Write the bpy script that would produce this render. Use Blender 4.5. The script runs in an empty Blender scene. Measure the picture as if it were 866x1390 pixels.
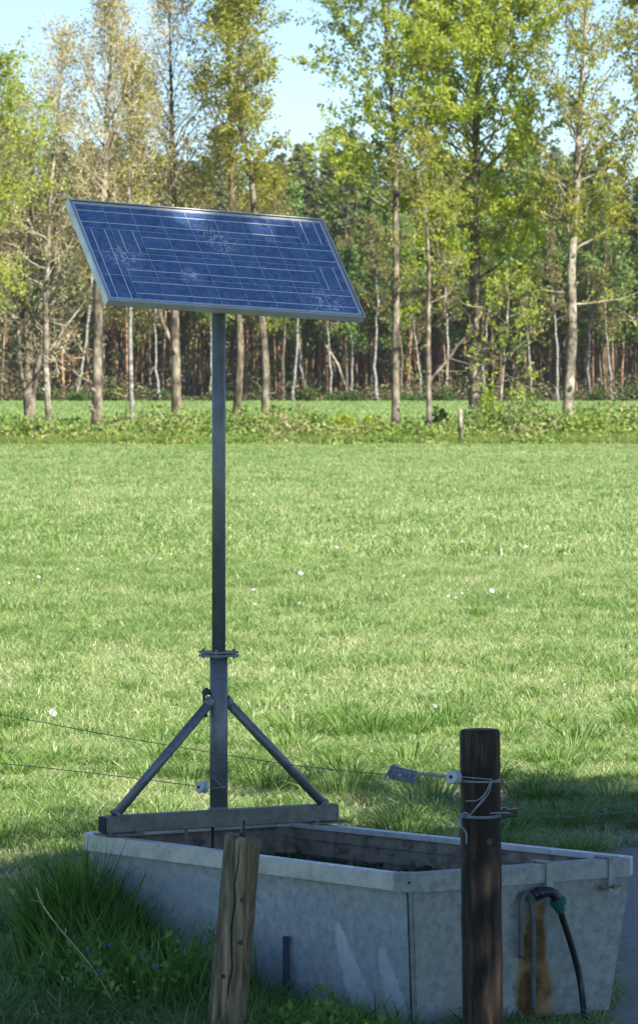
import bpy, math, random
import numpy as np
from mathutils import Vector, Matrix
# ------------------------------------------------------------------ camera, sky, sun, exposure
EYE = 2.35
FPX = 6500.0                     # focal length in pixels of the 866 x 1390 photograph
sc = bpy.context.scene
COL = sc.collection
cam_d = bpy.data.cameras.new('camera')
cam = bpy.data.objects.new('camera', cam_d)
COL.objects.link(cam)
cam.location = (0, 0, EYE)
cam.rotation_euler = (math.radians(90), 0, 0)
cam_d.sensor_fit = 'VERTICAL'
cam_d.sensor_height = 36.0
cam_d.sensor_width = 24.0
cam_d.lens = FPX / 1390.0 * 36.0
cam_d.shift_y = -190.0 / 1390.0
cam_d.clip_start = 0.5
cam_d.clip_end = 6000
cam_d.dof.use_dof = True
cam_d.dof.focus_distance = 18.0
cam_d.dof.aperture_fstop = 20
sc.camera = cam

SUN_EL = 43.0
SUN_AZ = 139.0                   # clockwise from +Y: behind the camera, to its right
w = bpy.data.worlds.new('World')
sc.world = w
w.use_nodes = True
nt = w.node_tree
sky = nt.nodes.new('ShaderNodeTexSky')
sky.sky_type = 'NISHITA'
sky.sun_disc = False
sky.sun_elevation = math.radians(SUN_EL)
sky.sun_rotation = math.radians(SUN_AZ)
sky.dust_density = 0.1
sky.air_density = 0.78
sky.ozone_density = 5.0
bg = nt.nodes['Background']
nt.links.new(sky.outputs[0], bg.inputs[0])
bg.inputs[1].default_value = 0.070
sd = bpy.data.lights.new('sun', 'SUN')
sd.energy = 5.0
sd.angle = math.radians(0.5)
sd.color = (1.0, 0.94, 0.84)
sun = bpy.data.objects.new('sun', sd)
COL.objects.link(sun)
to_sun = Vector((math.sin(math.radians(SUN_AZ)) * math.cos(math.radians(SUN_EL)),
                 math.cos(math.radians(SUN_AZ)) * math.cos(math.radians(SUN_EL)),
                 math.sin(math.radians(SUN_EL))))
sun.rotation_euler = to_sun.to_track_quat('Z', 'Y').to_euler()
sun.location = (10, -10, 30)
sc.view_settings.view_transform = 'Standard'
sc.view_settings.look = 'None'
sc.view_settings.gamma = 1
sc.view_settings.use_curve_mapping = False
sc.view_settings.exposure = 1.4
sc.render.engine = 'CYCLES'
sc.cycles.use_denoising = True
sc.cycles.max_bounces = 6
sc.cycles.transparent_max_bounces = 4
sc.cycles.caustics_reflective = False
sc.cycles.caustics_refractive = False

PI = math.pi


def px(x, y, d):                 # a point at distance d seen at photo pixel x, y
    return Vector(((x - 433.0) * d / FPX, d, EYE - (y - 505.0) * d / FPX))


# ------------------------------------------------------------------ materials
def new_mat(name):
    m = bpy.data.materials.new(name)
    m.use_nodes = True
    t = m.node_tree
    return m, t, t.nodes['Principled BSDF']


def N(t, kind, **kw):
    n = t.nodes.new(kind)
    for k, v in kw.items():
        if k in n.inputs:
            n.inputs[k].default_value = v
        else:
            setattr(n, k, v)
    return n


def ramp(t, src, stops):
    r = t.nodes.new('ShaderNodeValToRGB')
    while len(r.color_ramp.elements) > 1:
        r.color_ramp.elements.remove(r.color_ramp.elements[-1])
    r.color_ramp.elements[0].position = stops[0][0]
    r.color_ramp.elements[0].color = (*stops[0][1], 1)
    for p, c in stops[1:]:
        e = r.color_ramp.elements.new(p)
        e.color = (*c, 1)
    t.links.new(src, r.inputs[0])
    return r


def noise(t, scale, detail=4, stretch=None, coord='Object', rough=0.55):
    tc = t.nodes.new('ShaderNodeTexCoord')
    n = t.nodes.new('ShaderNodeTexNoise')
    n.inputs['Scale'].default_value = scale
    n.inputs['Detail'].default_value = detail
    n.inputs['Roughness'].default_value = rough
    if stretch:
        mp = t.nodes.new('ShaderNodeMapping')
        mp.inputs['Scale'].default_value = stretch
        t.links.new(tc.outputs[coord], mp.inputs[0])
        t.links.new(mp.outputs[0], n.inputs['Vector'])
    else:
        t.links.new(tc.outputs[coord], n.inputs['Vector'])
    return n


def bump(t, bs, src, strength, dist=0.005):
    b = t.nodes.new('ShaderNodeBump')
    b.inputs['Strength'].default_value = strength
    b.inputs['Distance'].default_value = dist
    t.links.new(src, b.inputs['Height'])
    t.links.new(b.outputs[0], bs.inputs['Normal'])
    return b


def mixc(t, fac, a, b, mode='MIX'):
    m = t.nodes.new('ShaderNodeMix')
    m.data_type = 'RGBA'
    m.blend_type = mode
    for sock, v in ((m.inputs[0], fac), (m.inputs[6], a), (m.inputs[7], b)):
        if hasattr(v, 'is_output') or isinstance(v, bpy.types.NodeSocket):
            t.links.new(v, sock)
        else:
            sock.default_value = v if not isinstance(v, tuple) else (*v, 1)
    return m.outputs[2]


def leaf_mat(name, stops, trans=0.35, rough=0.5, spec=0.3, obj_var=0.0):
    """foliage: diffuse / translucent blade or leaf, colour from the 'tone' attribute"""
    m, t, bs = new_mat(name)
    a = N(t, 'ShaderNodeAttribute', attribute_name='tone')
    r = ramp(t, a.outputs['Fac'], stops)
    col = r.outputs[0]
    if obj_var:
        oi = t.nodes.new('ShaderNodeObjectInfo')
        hs = t.nodes.new('ShaderNodeHueSaturation')
        ml = N(t, 'ShaderNodeMath', operation='MULTIPLY_ADD')
        t.links.new(oi.outputs['Random'], ml.inputs[0])
        ml.inputs[1].default_value = obj_var
        ml.inputs[2].default_value = 1 - obj_var / 2
        t.links.new(ml.outputs[0], hs.inputs['Value'])
        ml2 = N(t, 'ShaderNodeMath', operation='MULTIPLY_ADD')
        t.links.new(oi.outputs['Random'], ml2.inputs[0])
        ml2.inputs[1].default_value = 0.035
        ml2.inputs[2].default_value = 0.458
        t.links.new(ml2.outputs[0], hs.inputs['Hue'])
        t.links.new(col, hs.inputs['Color'])
        col = hs.outputs[0]
    t.links.new(col, bs.inputs['Base Color'])
    bs.inputs['Roughness'].default_value = rough
    bs.inputs['Specular IOR Level'].default_value = spec
    tr = t.nodes.new('ShaderNodeBsdfTranslucent')
    t.links.new(col, tr.inputs[0])
    mx = t.nodes.new('ShaderNodeMixShader')
    mx.inputs[0].default_value = trans
    t.links.new(bs.outputs[0], mx.inputs[1])
    t.links.new(tr.outputs[0], mx.inputs[2])
    t.links.new(mx.outputs[0], t.nodes['Material Output'].inputs[0])
    return m


def bark_mat(name, stops, scale=6, stretch=(1, 1, .35), bs_=0.5):
    m, t, bs = new_mat(name)
    n = noise(t, scale, 5, stretch)
    r = ramp(t, n.outputs[0], stops)
    t.links.new(r.outputs[0], bs.inputs['Base Color'])
    bs.inputs['Roughness'].default_value = 0.9
    bs.inputs['Specular IOR Level'].default_value = 0.15
    bump(t, bs, n.outputs[0], bs_, 0.03)
    return m


def galv(name, base, dark, rough=0.5, metal=0.35, scale=9, extra=None):
    m, t, bs = new_mat(name)
    n1 = noise(t, scale * 3.2, 8, rough=.68)
    n2 = noise(t, scale * 7, 3)
    v = t.nodes.new('ShaderNodeTexVoronoi')
    v.inputs['Scale'].default_value = scale * 5
    tc = t.nodes.new('ShaderNodeTexCoord')
    t.links.new(tc.outputs['Object'], v.inputs['Vector'])
    r = ramp(t, n1.outputs[0], [(0.38, dark), (0.58, base)])
    c = mixc(t, 0.22, r.outputs[0], v.outputs['Color'], 'OVERLAY')
    hs = N(t, 'ShaderNodeHueSaturation', Saturation=0.25)
    t.links.new(c, hs.inputs['Color'])
    c = mixc(t, 0.35, r.outputs[0], hs.outputs[0])
    if extra:
        n3 = noise(t, extra[0], 5, extra[1])
        r3 = ramp(t, n3.outputs[0], [(extra[2], (0, 0, 0)), (extra[3], (1, 1, 1))])
        c = mixc(t, r3.outputs[0], c, extra[4])
    t.links.new(c, bs.inputs['Base Color'])
    bs.inputs['Metallic'].default_value = metal
    rr = ramp(t, n2.outputs[0], [(0.3, (rough - .12,) * 3), (0.7, (rough + .15,) * 3)])
    t.links.new(rr.outputs[0], bs.inputs['Roughness'])
    bm = bump(t, bs, n2.outputs[0], 0.15, 0.002)
    n5 = noise(t, 2.6, 2)
    b5 = t.nodes.new('ShaderNodeBump'); b5.inputs['Strength'].default_value = .35; b5.inputs['Distance'].default_value = .03
    t.links.new(n5.outputs[0], b5.inputs['Height']); t.links.new(bm.outputs[0], b5.inputs['Normal']); t.links.new(b5.outputs[0], bs.inputs['Normal'])
    return m


def plain(name, col, rough=0.5, metal=0.0, spec=0.5, var=0.25, scale=30):
    m, t, bs = new_mat(name)
    n = noise(t, scale, 4)
    d = tuple(c * (1 - var) for c in col)
    l = tuple(min(1, c * (1 + var)) for c in col)
    r = ramp(t, n.outputs[0], [(0.3, d), (0.7, l)])
    t.links.new(r.outputs[0], bs.inputs['Base Color'])
    bs.inputs['Roughness'].default_value = rough
    bs.inputs['Metallic'].default_value = metal
    bs.inputs['Specular IOR Level'].default_value = spec
    return m


M = {}
M['pole'] = galv('pole_steel', (0.23, 0.25, 0.27), (0.185, 0.20, 0.215), 0.5, 0.45, 6,
                 (4, (1, 1, .25), .56, .74, (0.20, 0.17, 0.13)))
M['beam'] = galv('beam_steel', (0.22, 0.21, 0.175), (0.15, 0.145, 0.12), 0.55, 0.3, 7,
                 (9, (1, 1, 1), .55, .7, (0.16, 0.13, 0.085)))
M['rim'] = galv('rim_zinc', (0.60, 0.62, 0.65), (0.47, 0.49, 0.52), 0.36, 0.4, 5)
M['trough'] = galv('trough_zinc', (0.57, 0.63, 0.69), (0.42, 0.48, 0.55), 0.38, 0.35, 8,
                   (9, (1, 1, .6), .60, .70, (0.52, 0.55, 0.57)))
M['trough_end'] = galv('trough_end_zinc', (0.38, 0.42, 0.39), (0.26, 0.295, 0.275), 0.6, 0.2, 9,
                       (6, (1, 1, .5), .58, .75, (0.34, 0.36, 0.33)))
M['trough_in'] = galv('trough_inner', (0.32, 0.225, 0.12), (0.12, 0.082, 0.045), 0.6, 0.1, 5,
                      (4, (1, 1, 5), .5, .7, (0.28, 0.25, 0.19)))
M['alu'] = galv('panel_frame_alu', (0.78, 0.79, 0.80), (0.62, 0.63, 0.64), 0.40, 0.3, 1.2)
M['black'] = plain('black_plastic', (0.02, 0.021, 0.023), 0.35)
M['rubber'] = plain('dark_pvc', (0.015, 0.022, 0.024), 0.3)
M['green_pl'] = plain('green_coupling', (0.01, 0.13, 0.11), 0.4)
M['grey_pipe'] = plain('grey_pipe', (0.13, 0.14, 0.14), 0.5)
M['white_pl'] = plain('white_insulator', (0.55, 0.58, 0.62), 0.35, var=.1)
M['zinc_wire'] = plain('zinc_wire', (0.34, 0.36, 0.38), 0.45, 0.4, var=.2)
M['dark_wire'] = plain('dark_wire', (0.10, 0.14, 0.12), 0.5, 0.2, var=.2)
M['string'] = plain('pale_cord', (0.33, 0.38, 0.43), 0.8, var=.2)
M['tensioner'] = plain('tensioner_zinc', (0.10, 0.15, 0.20), 0.45, 0.3, var=.5, scale=60)
M['brass'] = plain('bolt', (0.25, 0.19, 0.10), 0.45, 0.6)
M['limescale'] = plain('zinc_flake', (0.68, 0.73, 0.76), 0.6, 0.0, var=.2)
M['seal'] = plain('dark_seam', (0.03, 0.03, 0.03), 0.8)

# panel cells
m, t, bs = new_mat('solar_cell')
v = N(t, 'ShaderNodeTexVoronoi', Scale=55.0)
tc = t.nodes.new('ShaderNodeTexCoord')
t.links.new(tc.outputs['Object'], v.inputs['Vector'])
sep = t.nodes.new('ShaderNodeSeparateColor')
t.links.new(v.outputs['Color'], sep.inputs[0])
r = ramp(t, sep.outputs[0], [(0, (0.035, 0.085, 0.22)), (.5, (0.055, 0.13, 0.33)), (1, (0.095, 0.19, 0.43))])
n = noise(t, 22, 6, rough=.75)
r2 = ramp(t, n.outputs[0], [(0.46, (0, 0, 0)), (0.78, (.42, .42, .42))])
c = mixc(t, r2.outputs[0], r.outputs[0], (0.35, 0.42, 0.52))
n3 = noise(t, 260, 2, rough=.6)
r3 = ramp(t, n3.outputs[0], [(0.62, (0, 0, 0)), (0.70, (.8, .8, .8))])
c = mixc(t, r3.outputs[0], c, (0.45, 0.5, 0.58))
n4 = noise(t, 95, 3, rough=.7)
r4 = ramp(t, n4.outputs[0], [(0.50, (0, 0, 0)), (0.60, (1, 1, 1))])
acc = None  # sun glints on the dusty glass, painted into the cell colour as pale speckles
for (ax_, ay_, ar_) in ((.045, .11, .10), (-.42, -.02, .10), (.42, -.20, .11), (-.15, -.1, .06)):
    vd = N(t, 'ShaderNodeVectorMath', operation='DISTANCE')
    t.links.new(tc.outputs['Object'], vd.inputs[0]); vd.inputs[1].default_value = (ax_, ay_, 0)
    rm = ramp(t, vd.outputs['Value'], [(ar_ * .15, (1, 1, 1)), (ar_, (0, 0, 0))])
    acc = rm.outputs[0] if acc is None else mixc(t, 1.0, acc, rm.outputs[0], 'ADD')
glint = mixc(t, 1.0, acc, r4.outputs[0], 'MULTIPLY')
c = mixc(t, glint, c, (0.85, 0.90, 0.95))
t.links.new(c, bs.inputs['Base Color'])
bs.inputs['Roughness'].default_value = 0.32
bs.inputs['Specular IOR Level'].default_value = 0.5
bs.inputs['Coat Weight'].default_value = 1.0
bs.inputs['Coat Roughness'].default_value = 0.12
bump(t, bs, n3.outputs[0], 0.12, 0.001)
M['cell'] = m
M['busbar'] = plain('busbar_silver', (0.90, 0.92, 0.94), 0.4, 0.0, var=.08)
M['cellgap'] = plain('cell_backing', (0.62, 0.72, 0.85), 0.3, var=.06)

# wood posts
m, t, bs = new_mat('weathered_wood')
n = noise(t, 26, 8, (1, 1, .09), rough=.72)
n.inputs['Distortion'].default_value = .8
r = ramp(t, n.outputs[0], [(0.36, (0.04, 0.028, 0.016)), (0.5, (0.25, 0.18, 0.095)), (0.66, (0.58, 0.45, 0.28))])
n2 = noise(t, 7, 4, (1, 1, .5))
r2 = ramp(t, n2.outputs[0], [(0.42, (0, 0, 0)), (0.66, (.65, .65, .65))])
c = mixc(t, r2.outputs[0], r.outputs[0], (0.10, 0.105, 0.05))
t.links.new(c, bs.inputs['Base Color'])
bs.inputs['Roughness'].default_value = 0.85
bump(t, bs, n.outputs[0], 0.7, 0.008)
M['old_wood'] = m
m, t, bs = new_mat('creosoted_wood')
n = noise(t, 34, 7, (1, 1, .09), rough=.7)
n.inputs['Distortion'].default_value = .6
r = ramp(t, n.outputs[0], [(0.38, (0.005, 0.004, 0.004)), (0.50, (0.018, 0.013, 0.010)), (0.64, (0.075, 0.045, 0.028)), (0.76, (0.18, 0.11, 0.065))])
t.links.new(r.outputs[0], bs.inputs['Base Color'])
bs.inputs['Roughness'].default_value = 0.6
bs.inputs['Specular IOR Level'].default_value = 0.3
bump(t, bs, n.outputs[0], 0.9, 0.008)
M['tar_wood'] = m
m, t, bs = new_mat('rust_stain')
n = noise(t, 11, 7, (1, 1, .6), rough=.65)
r = ramp(t, n.outputs[0], [(0.34, (0.035, 0.025, 0.012)), (0.45, (0.17, 0.095, 0.03)), (0.58, (0.34, 0.22, 0.08)), (0.70, (0.28, 0.26, 0.19))])
t.links.new(r.outputs[0], bs.inputs['Base Color'])
bs.inputs['Roughness'].default_value = 0.9
bump(t, bs, n.outputs[0], 0.8, 0.01)
M['rust'] = m
m, t, bs = new_mat('dark_water')
bs.inputs['Base Color'].default_value = (0.008, 0.010, 0.008, 1)
bs.inputs['Roughness'].default_value = 0.04
n = noise(t, 12, 3)
bump(t, bs, n.outputs[0], 0.05, 0.01)
M['water'] = m

# ground
m, t, bs = new_mat('meadow_soil')
n = noise(t, 0.35, 6)
r = ramp(t, n.outputs[0], [(0.3, (0.12, 0.17, 0.04)), (0.7, (0.19, 0.25, 0.07))])
n2 = noise(t, 9, 5)
r2 = ramp(t, n2.outputs[0], [(0.35, (0.55, 0.55, 0.5)), (0.65, (1.05, 1.05, 1.0))])
c = mixc(t, 1.0, r.outputs[0], r2.outputs[0], 'MULTIPLY')
t.links.new(c, bs.inputs['Base Color'])
bs.inputs['Roughness'].default_value = 0.95
bs.inputs['Specular IOR Level'].default_value = 0.1
bump(t, bs, n2.outputs[0], 0.5, 0.03)
M['ground'] = m
m, t, bs = new_mat('bare_soil')
n = noise(t, 14, 7, rough=.7)
r = ramp(t, n.outputs[0], [(0.3, (0.12, 0.09, 0.055)), (0.7, (0.33, 0.26, 0.18))])
t.links.new(r.outputs[0], bs.inputs['Base Color'])
bs.inputs['Roughness'].default_value = 0.95
bump(t, bs, n.outputs[0], 0.7, 0.02)
M['soil'] = m
m, t, bs = new_mat('track_gravel')
n = noise(t, 45, 6, rough=.75)
r = ramp(t, n.outputs[0], [(0.3, (0.16, 0.145, 0.13)), (0.55, (0.34, 0.31, 0.28)), (0.75, (0.52, 0.47, 0.42))])
t.links.new(r.outputs[0], bs.inputs['Base Color'])
bs.inputs['Roughness'].default_value = 0.9
bump(t, bs, n.outputs[0], 0.8, 0.02)
M['gravel'] = m

GRASS = [(0.0, (0.055, 0.125, 0.014)), (0.3, (0.120, 0.228, 0.038)), (0.62, (0.226, 0.338, 0.088)), (0.85, (0.385, 0.45, 0.20)), (1.0, (0.62, 0.55, 0.38))]
M['grass'] = leaf_mat('grass_blade', GRASS, 0.38, 0.42, 0.45)
M['lush'] = leaf_mat('lush_grass_blade', [(0, (0.06, 0.16, 0.025)), (.6, (0.15, 0.31, 0.05)), (1, (0.32, 0.46, 0.10))], 0.35, 0.4, 0.4)
M['verge'] = leaf_mat('verge_leaf', [(0, (0.07, 0.14, 0.022)), (.5, (0.18, 0.27, 0.05)), (.8, (0.31, 0.36, 0.10)), (1, (0.38, 0.30, 0.18))], 0.4, 0.55, 0.3)
M['leaf_yellow'] = leaf_mat('leaf_yellow_green', [(0, (0.18, 0.20, 0.03)), (.5, (0.36, 0.38, 0.05)), (1, (0.54, 0.50, 0.09))], 0.58)
M['leaf_fresh'] = leaf_mat('leaf_fresh_green', [(0, (0.20, 0.27, 0.025)), (.5, (0.37, 0.46, 0.045)), (1, (0.60, 0.60, 0.11))], 0.6)
M['leaf_olive'] = leaf_mat('bud_olive_brown', [(0, (0.24, 0.20, 0.09)), (.5, (0.40, 0.34, 0.13)), (1, (0.52, 0.48, 0.15))], 0.35)
M['leaf_mid'] = leaf_mat('leaf_mid_green', [(0, (0.065, 0.135, 0.03)), (.5, (0.125, 0.235, 0.05)), (1, (0.22, 0.34, 0.075))], 0.4, obj_var=.3)
M['leaf_shade'] = leaf_mat('leaf_oak', [(0, (0.03, 0.07, 0.01)), (1, (0.08, 0.14, 0.03))], 0.2)
M['needle'] = leaf_mat('pine_needle', [(0, (0.065, 0.10, 0.05)), (.5, (0.12, 0.165, 0.075)), (1, (0.21, 0.25, 0.12))], 0.35, 0.6, .2, obj_var=.4)
M['leaf_bud'] = leaf_mat('leaf_bud_olive', [(0, (0.12, 0.125, 0.04)), (.5, (0.22, 0.22, 0.06)), (1, (0.34, 0.33, 0.085))], 0.45, obj_var=.35)
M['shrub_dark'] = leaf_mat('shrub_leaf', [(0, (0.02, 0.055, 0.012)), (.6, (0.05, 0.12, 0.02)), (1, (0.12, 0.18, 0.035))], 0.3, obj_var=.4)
M['petal'] = plain('violet_petal', (0.20, 0.17, 0.45), 0.6, var=.2)
M['clock'] = plain('seed_clock_white', (0.68, 0.68, 0.62), 0.8, var=.05)
M['dead'] = plain('dry_stem', (0.42, 0.36, 0.26), 0.8, var=.2)
M['bark_grey'] = bark_mat('bark_grey', [(0.38, (0.05, 0.042, 0.032)), (0.5, (0.155, 0.13, 0.095)), (0.66, (0.32, 0.28, 0.21))], 3.5, (1, 1, .6))
M['bark_pale'] = bark_mat('bark_pale', [(0.38, (0.07, 0.06, 0.045)), (0.5, (0.22, 0.19, 0.14)), (0.66, (0.42, 0.38, 0.30))], 3.5, (1, 1, .8))
M['bark_brown'] = bark_mat('bark_brown', [(0.34, (0.045, 0.035, 0.025)), (0.5, (0.12, 0.095, 0.065)), (0.68, (0.25, 0.20, 0.145))])
M['bark_pine'] = bark_mat('bark_pine', [(0.3, (0.11, 0.065, 0.043)), (0.5, (0.30, 0.18, 0.11)), (0.7, (0.48, 0.32, 0.20))], 3)
M['bark_birch'] = bark_mat('bark_birch', [(0.34, (0.07, 0.06, 0.05)), (0.5, (0.24, 0.23, 0.205)), (0.7, (0.42, 0.41, 0.37))], 4, (1, 1, 1.6))
M['twig_pale'] = plain('twig_pale', (0.46, 0.40, 0.29), 0.9, spec=.1, var=.3, scale=4)
M['twig'] = plain('twig', (0.27, 0.22, 0.155), 0.9, spec=.1, var=.3, scale=4)


# ------------------------------------------------------------------ objects and meshes
def tag(o, label=None, cat=None, group=None, kind=None):
    if label: o['label'] = label
    if cat: o['category'] = cat
    if group: o['group'] = group
    if kind: o['kind'] = kind
    return o


def empty(name, loc, label, cat, group=None, rz=0):
    o = bpy.data.objects.new(name, None)
    COL.objects.link(o)
    o.location = loc
    o.rotation_euler = (0, 0, rz)
    o.empty_display_size = 0.1
    return tag(o, label, cat, group)


def link_mesh(name, me, mats, parent=None):
    o = bpy.data.objects.new(name, me)
    COL.objects.link(o)
    for m_ in (mats if isinstance(mats, (list, tuple)) else [mats]):
        me.materials.append(M[m_] if isinstance(m_, str) else m_)
    if parent is not None:
        o.parent = parent
    return o


def np_mesh(name, V, faces, tone=None, mat_idx=None, smooth=False):
    """V (n,3); faces: list of (k,m) int arrays, each of one polygon size"""
    me = bpy.data.meshes.new(name)
    V = np.asarray(V, np.float32)
    me.vertices.add(len(V))
    me.vertices.foreach_set('co', V.ravel())
    loops = np.concatenate([f.ravel() for f in faces]).astype(np.int32)
    tot = np.concatenate([np.full(len(f), f.shape[1], np.int32) for f in faces])
    start = np.concatenate([[0], np.cumsum(tot)[:-1]]).astype(np.int32)
    me.loops.add(len(loops))
    me.loops.foreach_set('vertex_index', loops)
    me.polygons.add(len(tot))
    me.polygons.foreach_set('loop_start', start)
    me.polygons.foreach_set('loop_total', tot)
    if mat_idx is not None:
        me.polygons.foreach_set('material_index', np.asarray(mat_idx, np.int32))
    me.polygons.foreach_set('use_smooth', np.full(len(tot), smooth))
    if tone is not None:
        a = me.attributes.new('tone', 'FLOAT', 'POINT')
        a.data.foreach_set('value', np.asarray(tone, np.float32))
    me.update()
    me.validate()
    return me


class B:
    """collects boxes, tubes and sheets and makes ONE mesh of them"""
    def __init__(s):
        s.v = []; s.f = []; s.mi = []; s.sm = []

    def add(s, vs, fs, mi=0, smooth=False):
        o = len(s.v)
        s.v += [tuple(v) for v in vs]
        for f in fs:
            s.f.append([i + o for i in f]); s.mi.append(mi); s.sm.append(smooth)
        return s

    def box(s, c, size, R=None, mi=0, taper=1.0):
        c = Vector(c); hx, hy, hz = [q / 2 for q in size]
        vs = []
        for z in (-1, 1):
            k = taper if z > 0 else 1
            for x, y in ((-1, -1), (1, -1), (1, 1), (-1, 1)):
                p = Vector((x * hx * k, y * hy * k, z * hz))
                vs.append(c + (R @ p if R else p))
        return s.add(vs, [(3, 2, 1, 0), (4, 5, 6, 7), (0, 1, 5, 4), (1, 2, 6, 5), (2, 3, 7, 6), (3, 0, 4, 7)], mi)

    def tube(s, pts, rad, n=10, mi=0, cap=True, smooth=True, wob=0, seed=0):
        pts = [Vector(p) for p in pts]
        if not isinstance(rad, (list, tuple)): rad = [rad] * len(pts)
        rng = random.Random(seed)
        ph = [1 + rng.uniform(-wob, wob) for _ in range(n)]
        vs = []
        prev = None
        for i, p in enumerate(pts):
            a = pts[max(i - 1, 0)]; b = pts[min(i + 1, len(pts) - 1)]
            d = (b - a).normalized() if (b - a).length > 1e-9 else (prev or Vector((0, 0, 1)))
            if prev is None:
                ref = Vector((0, 0, 1)) if abs(d.z) < .9 else Vector((1, 0, 0))
                u = d.cross(ref).normalized()
            else:
                u = (u - d * u.dot(d)).normalized()
            prev = d
            w_ = d.cross(u)
            for k in range(n):
                an = 2 * PI * k / n
                vs.append(p + (u * math.cos(an) + w_ * math.sin(an)) * rad[i] * ph[k])
        fs = []
        for i in range(len(pts) - 1):
            for k in range(n):
                k2 = (k + 1) % n
                fs.append((i * n + k, i * n + k2, (i + 1) * n + k2, (i + 1) * n + k))
        s.add(vs, fs, mi, smooth)
        if cap:
            o = len(s.v) - len(vs)
            s.f.append([o + k for k in range(n)][::-1]); s.mi.append(mi); s.sm.append(False)
            s.f.append([o + (len(pts) - 1) * n + k for k in range(n)]); s.mi.append(mi); s.sm.append(False)
        return s

    def lathe(s, c, axis, prof, n=20, mi=0):
        """prof: (distance along axis, radius) pairs"""
        c = Vector(c); axis = Vector(axis).normalized()
        pts = [c + axis * d for d, _ in prof]
        ref = Vector((0, 0, 1)) if abs(axis.z) < .9 else Vector((1, 0, 0))
        u = axis.cross(ref).normalized(); w_ = axis.cross(u)
        vs = []
        for p, (_, r_) in zip(pts, prof):
            for k in range(n):
                an = 2 * PI * k / n
                vs.append(p + (u * math.cos(an) + w_ * math.sin(an)) * max(r_, 1e-4))
        fs = [(i * n + k, i * n + (k + 1) % n, (i + 1) * n + (k + 1) % n, (i + 1) * n + k)
              for i in range(len(prof) - 1) for k in range(n)]
        fs += [tuple(range(n))[::-1], tuple((len(prof) - 1) * n + k for k in range(n))]
        return s.add(vs, fs, mi, False)

    def build(s, name, mats, parent=None, bevel=0, origin=None):
        me = bpy.data.meshes.new(name)
        vs = s.v
        if origin is not None:
            o_ = Vector(origin)
            vs = [tuple(Vector(v) - o_) for v in vs]
        me.from_pydata(vs, [], s.f)
        me.polygons.foreach_set('material_index', s.mi)
        me.polygons.foreach_set('use_smooth', s.sm)
        me.validate(); me.update()
        o = link_mesh(name, me, mats, parent)
        if origin is not None: o.location = origin
        if bevel:
            b = o.modifiers.new('bevel', 'BEVEL')
            b.width = bevel; b.segments = 2; b.limit_method = 'ANGLE'; b.angle_limit = math.radians(40)
        return o


def spline(P, k=6):
    """Catmull-Rom through control points"""
    P = [Vector(p) for p in P]
    P = [P[0] * 2 - P[1]] + P + [P[-1] * 2 - P[-2]]
    out = []
    for i in range(1, len(P) - 2):
        a, b, c, d = P[i - 1:i + 3]
        for j in range(k):
            t_ = j / k
            out.append(0.5 * ((2 * b) + (c - a) * t_ + (2 * a - 5 * b + 4 * c - d) * t_ ** 2 + (3 * b - a - 3 * c + d) * t_ ** 3))
    out.append(P[-2])
    return out


# ------------------------------------------------------------------ value noise for scattering
_ng = np.random.default_rng(5).random((256, 256))


def vnoise(x, y, s):
    x = np.asarray(x) / s + 1000.3; y = np.asarray(y) / s + 1000.7
    xi = np.floor(x).astype(int); yi = np.floor(y).astype(int)
    fx = x - xi; fy = y - yi
    fx = fx * fx * (3 - 2 * fx); fy = fy * fy * (3 - 2 * fy)
    g = lambda a, b: _ng[a % 256, b % 256]
    return (g(xi, yi) * (1 - fx) + g(xi + 1, yi) * fx) * (1 - fy) + (g(xi, yi + 1) * (1 - fx) + g(xi + 1, yi + 1) * fx) * fy


# ------------------------------------------------------------------ setting: ground, track, soil
me = np_mesh('ground', [(-1500, -200, 0), (1500, -200, 0), (1500, 3000, 0), (-1500, 3000, 0)], [np.array([[0, 1, 2, 3]])])
tag(link_mesh('ground', me, 'ground'), kind='structure')


def sheet(name, outline, z, mat, label_kind='structure'):
    b = B()
    c = Vector((sum(p[0] for p in outline) / len(outline), sum(p[1] for p in outline) / len(outline), z))
    vs = [c] + [Vector((x, y, z)) for x, y in outline]
    n_ = len(outline)
    b.add(vs, [(0, 1 + i, 1 + (i + 1) % n_) for i in range(n_)])
    o = b.build(name, mat)
    return tag(o, kind=label_kind)


def in_track(x, y):
    edge = 1.12 + 0.05 * np.sin(y * 1.7) + .04 * np.sin(y * 4.3) + np.clip(y - 21.5, 0, 9) * .14
    return (x > edge) & (y < 23.9 + .15 * np.sin(x * 2.1) - .25 * (x < 1.9)) & (y > 2)


# track outline traced with the same ragged edge
ys = np.linspace(2, 23.8, 60)
out = [(1.12 + 0.05 * math.sin(y * 1.7) + .04 * math.sin(y * 4.3) + max(0, y - 21.5) * .14 - .03, y) for y in ys]
xs = np.linspace(2.0, 12, 30)
out += [(x, 23.9 + .15 * math.sin(x * 2.1)) for x in xs]
out += [(12, 2)]
sheet('gravel_track', out, 0.006, 'gravel')

SOIL = [(0.92, 26.5, .34, .55), (0.62, 26.2, .18, .4), (-1.62, 22.3, .40, .45), (-1.0, 24.6, .22, .4), (-.62, 24.4, .2, .3),
        (1.75, 24.15, .55, .45), (-1.5, 20.2, .3, .35), (.25, 24.2, .2, .35), (.1, 25.6, .25, .3), (-.2, 27.5, .3, .4)]


def soil_mask(x, y):
    k = np.zeros_like(x)
    for cx, cy, rx, ry in SOIL:
        d = ((x - cx) / rx) ** 2 + ((y - cy) / ry) ** 2
        k = np.maximum(k, np.clip(1.25 - d, 0, 1))
    return np.clip(k * (.35 + 1.3 * vnoise(x, y, .12)), 0, 1)


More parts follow.
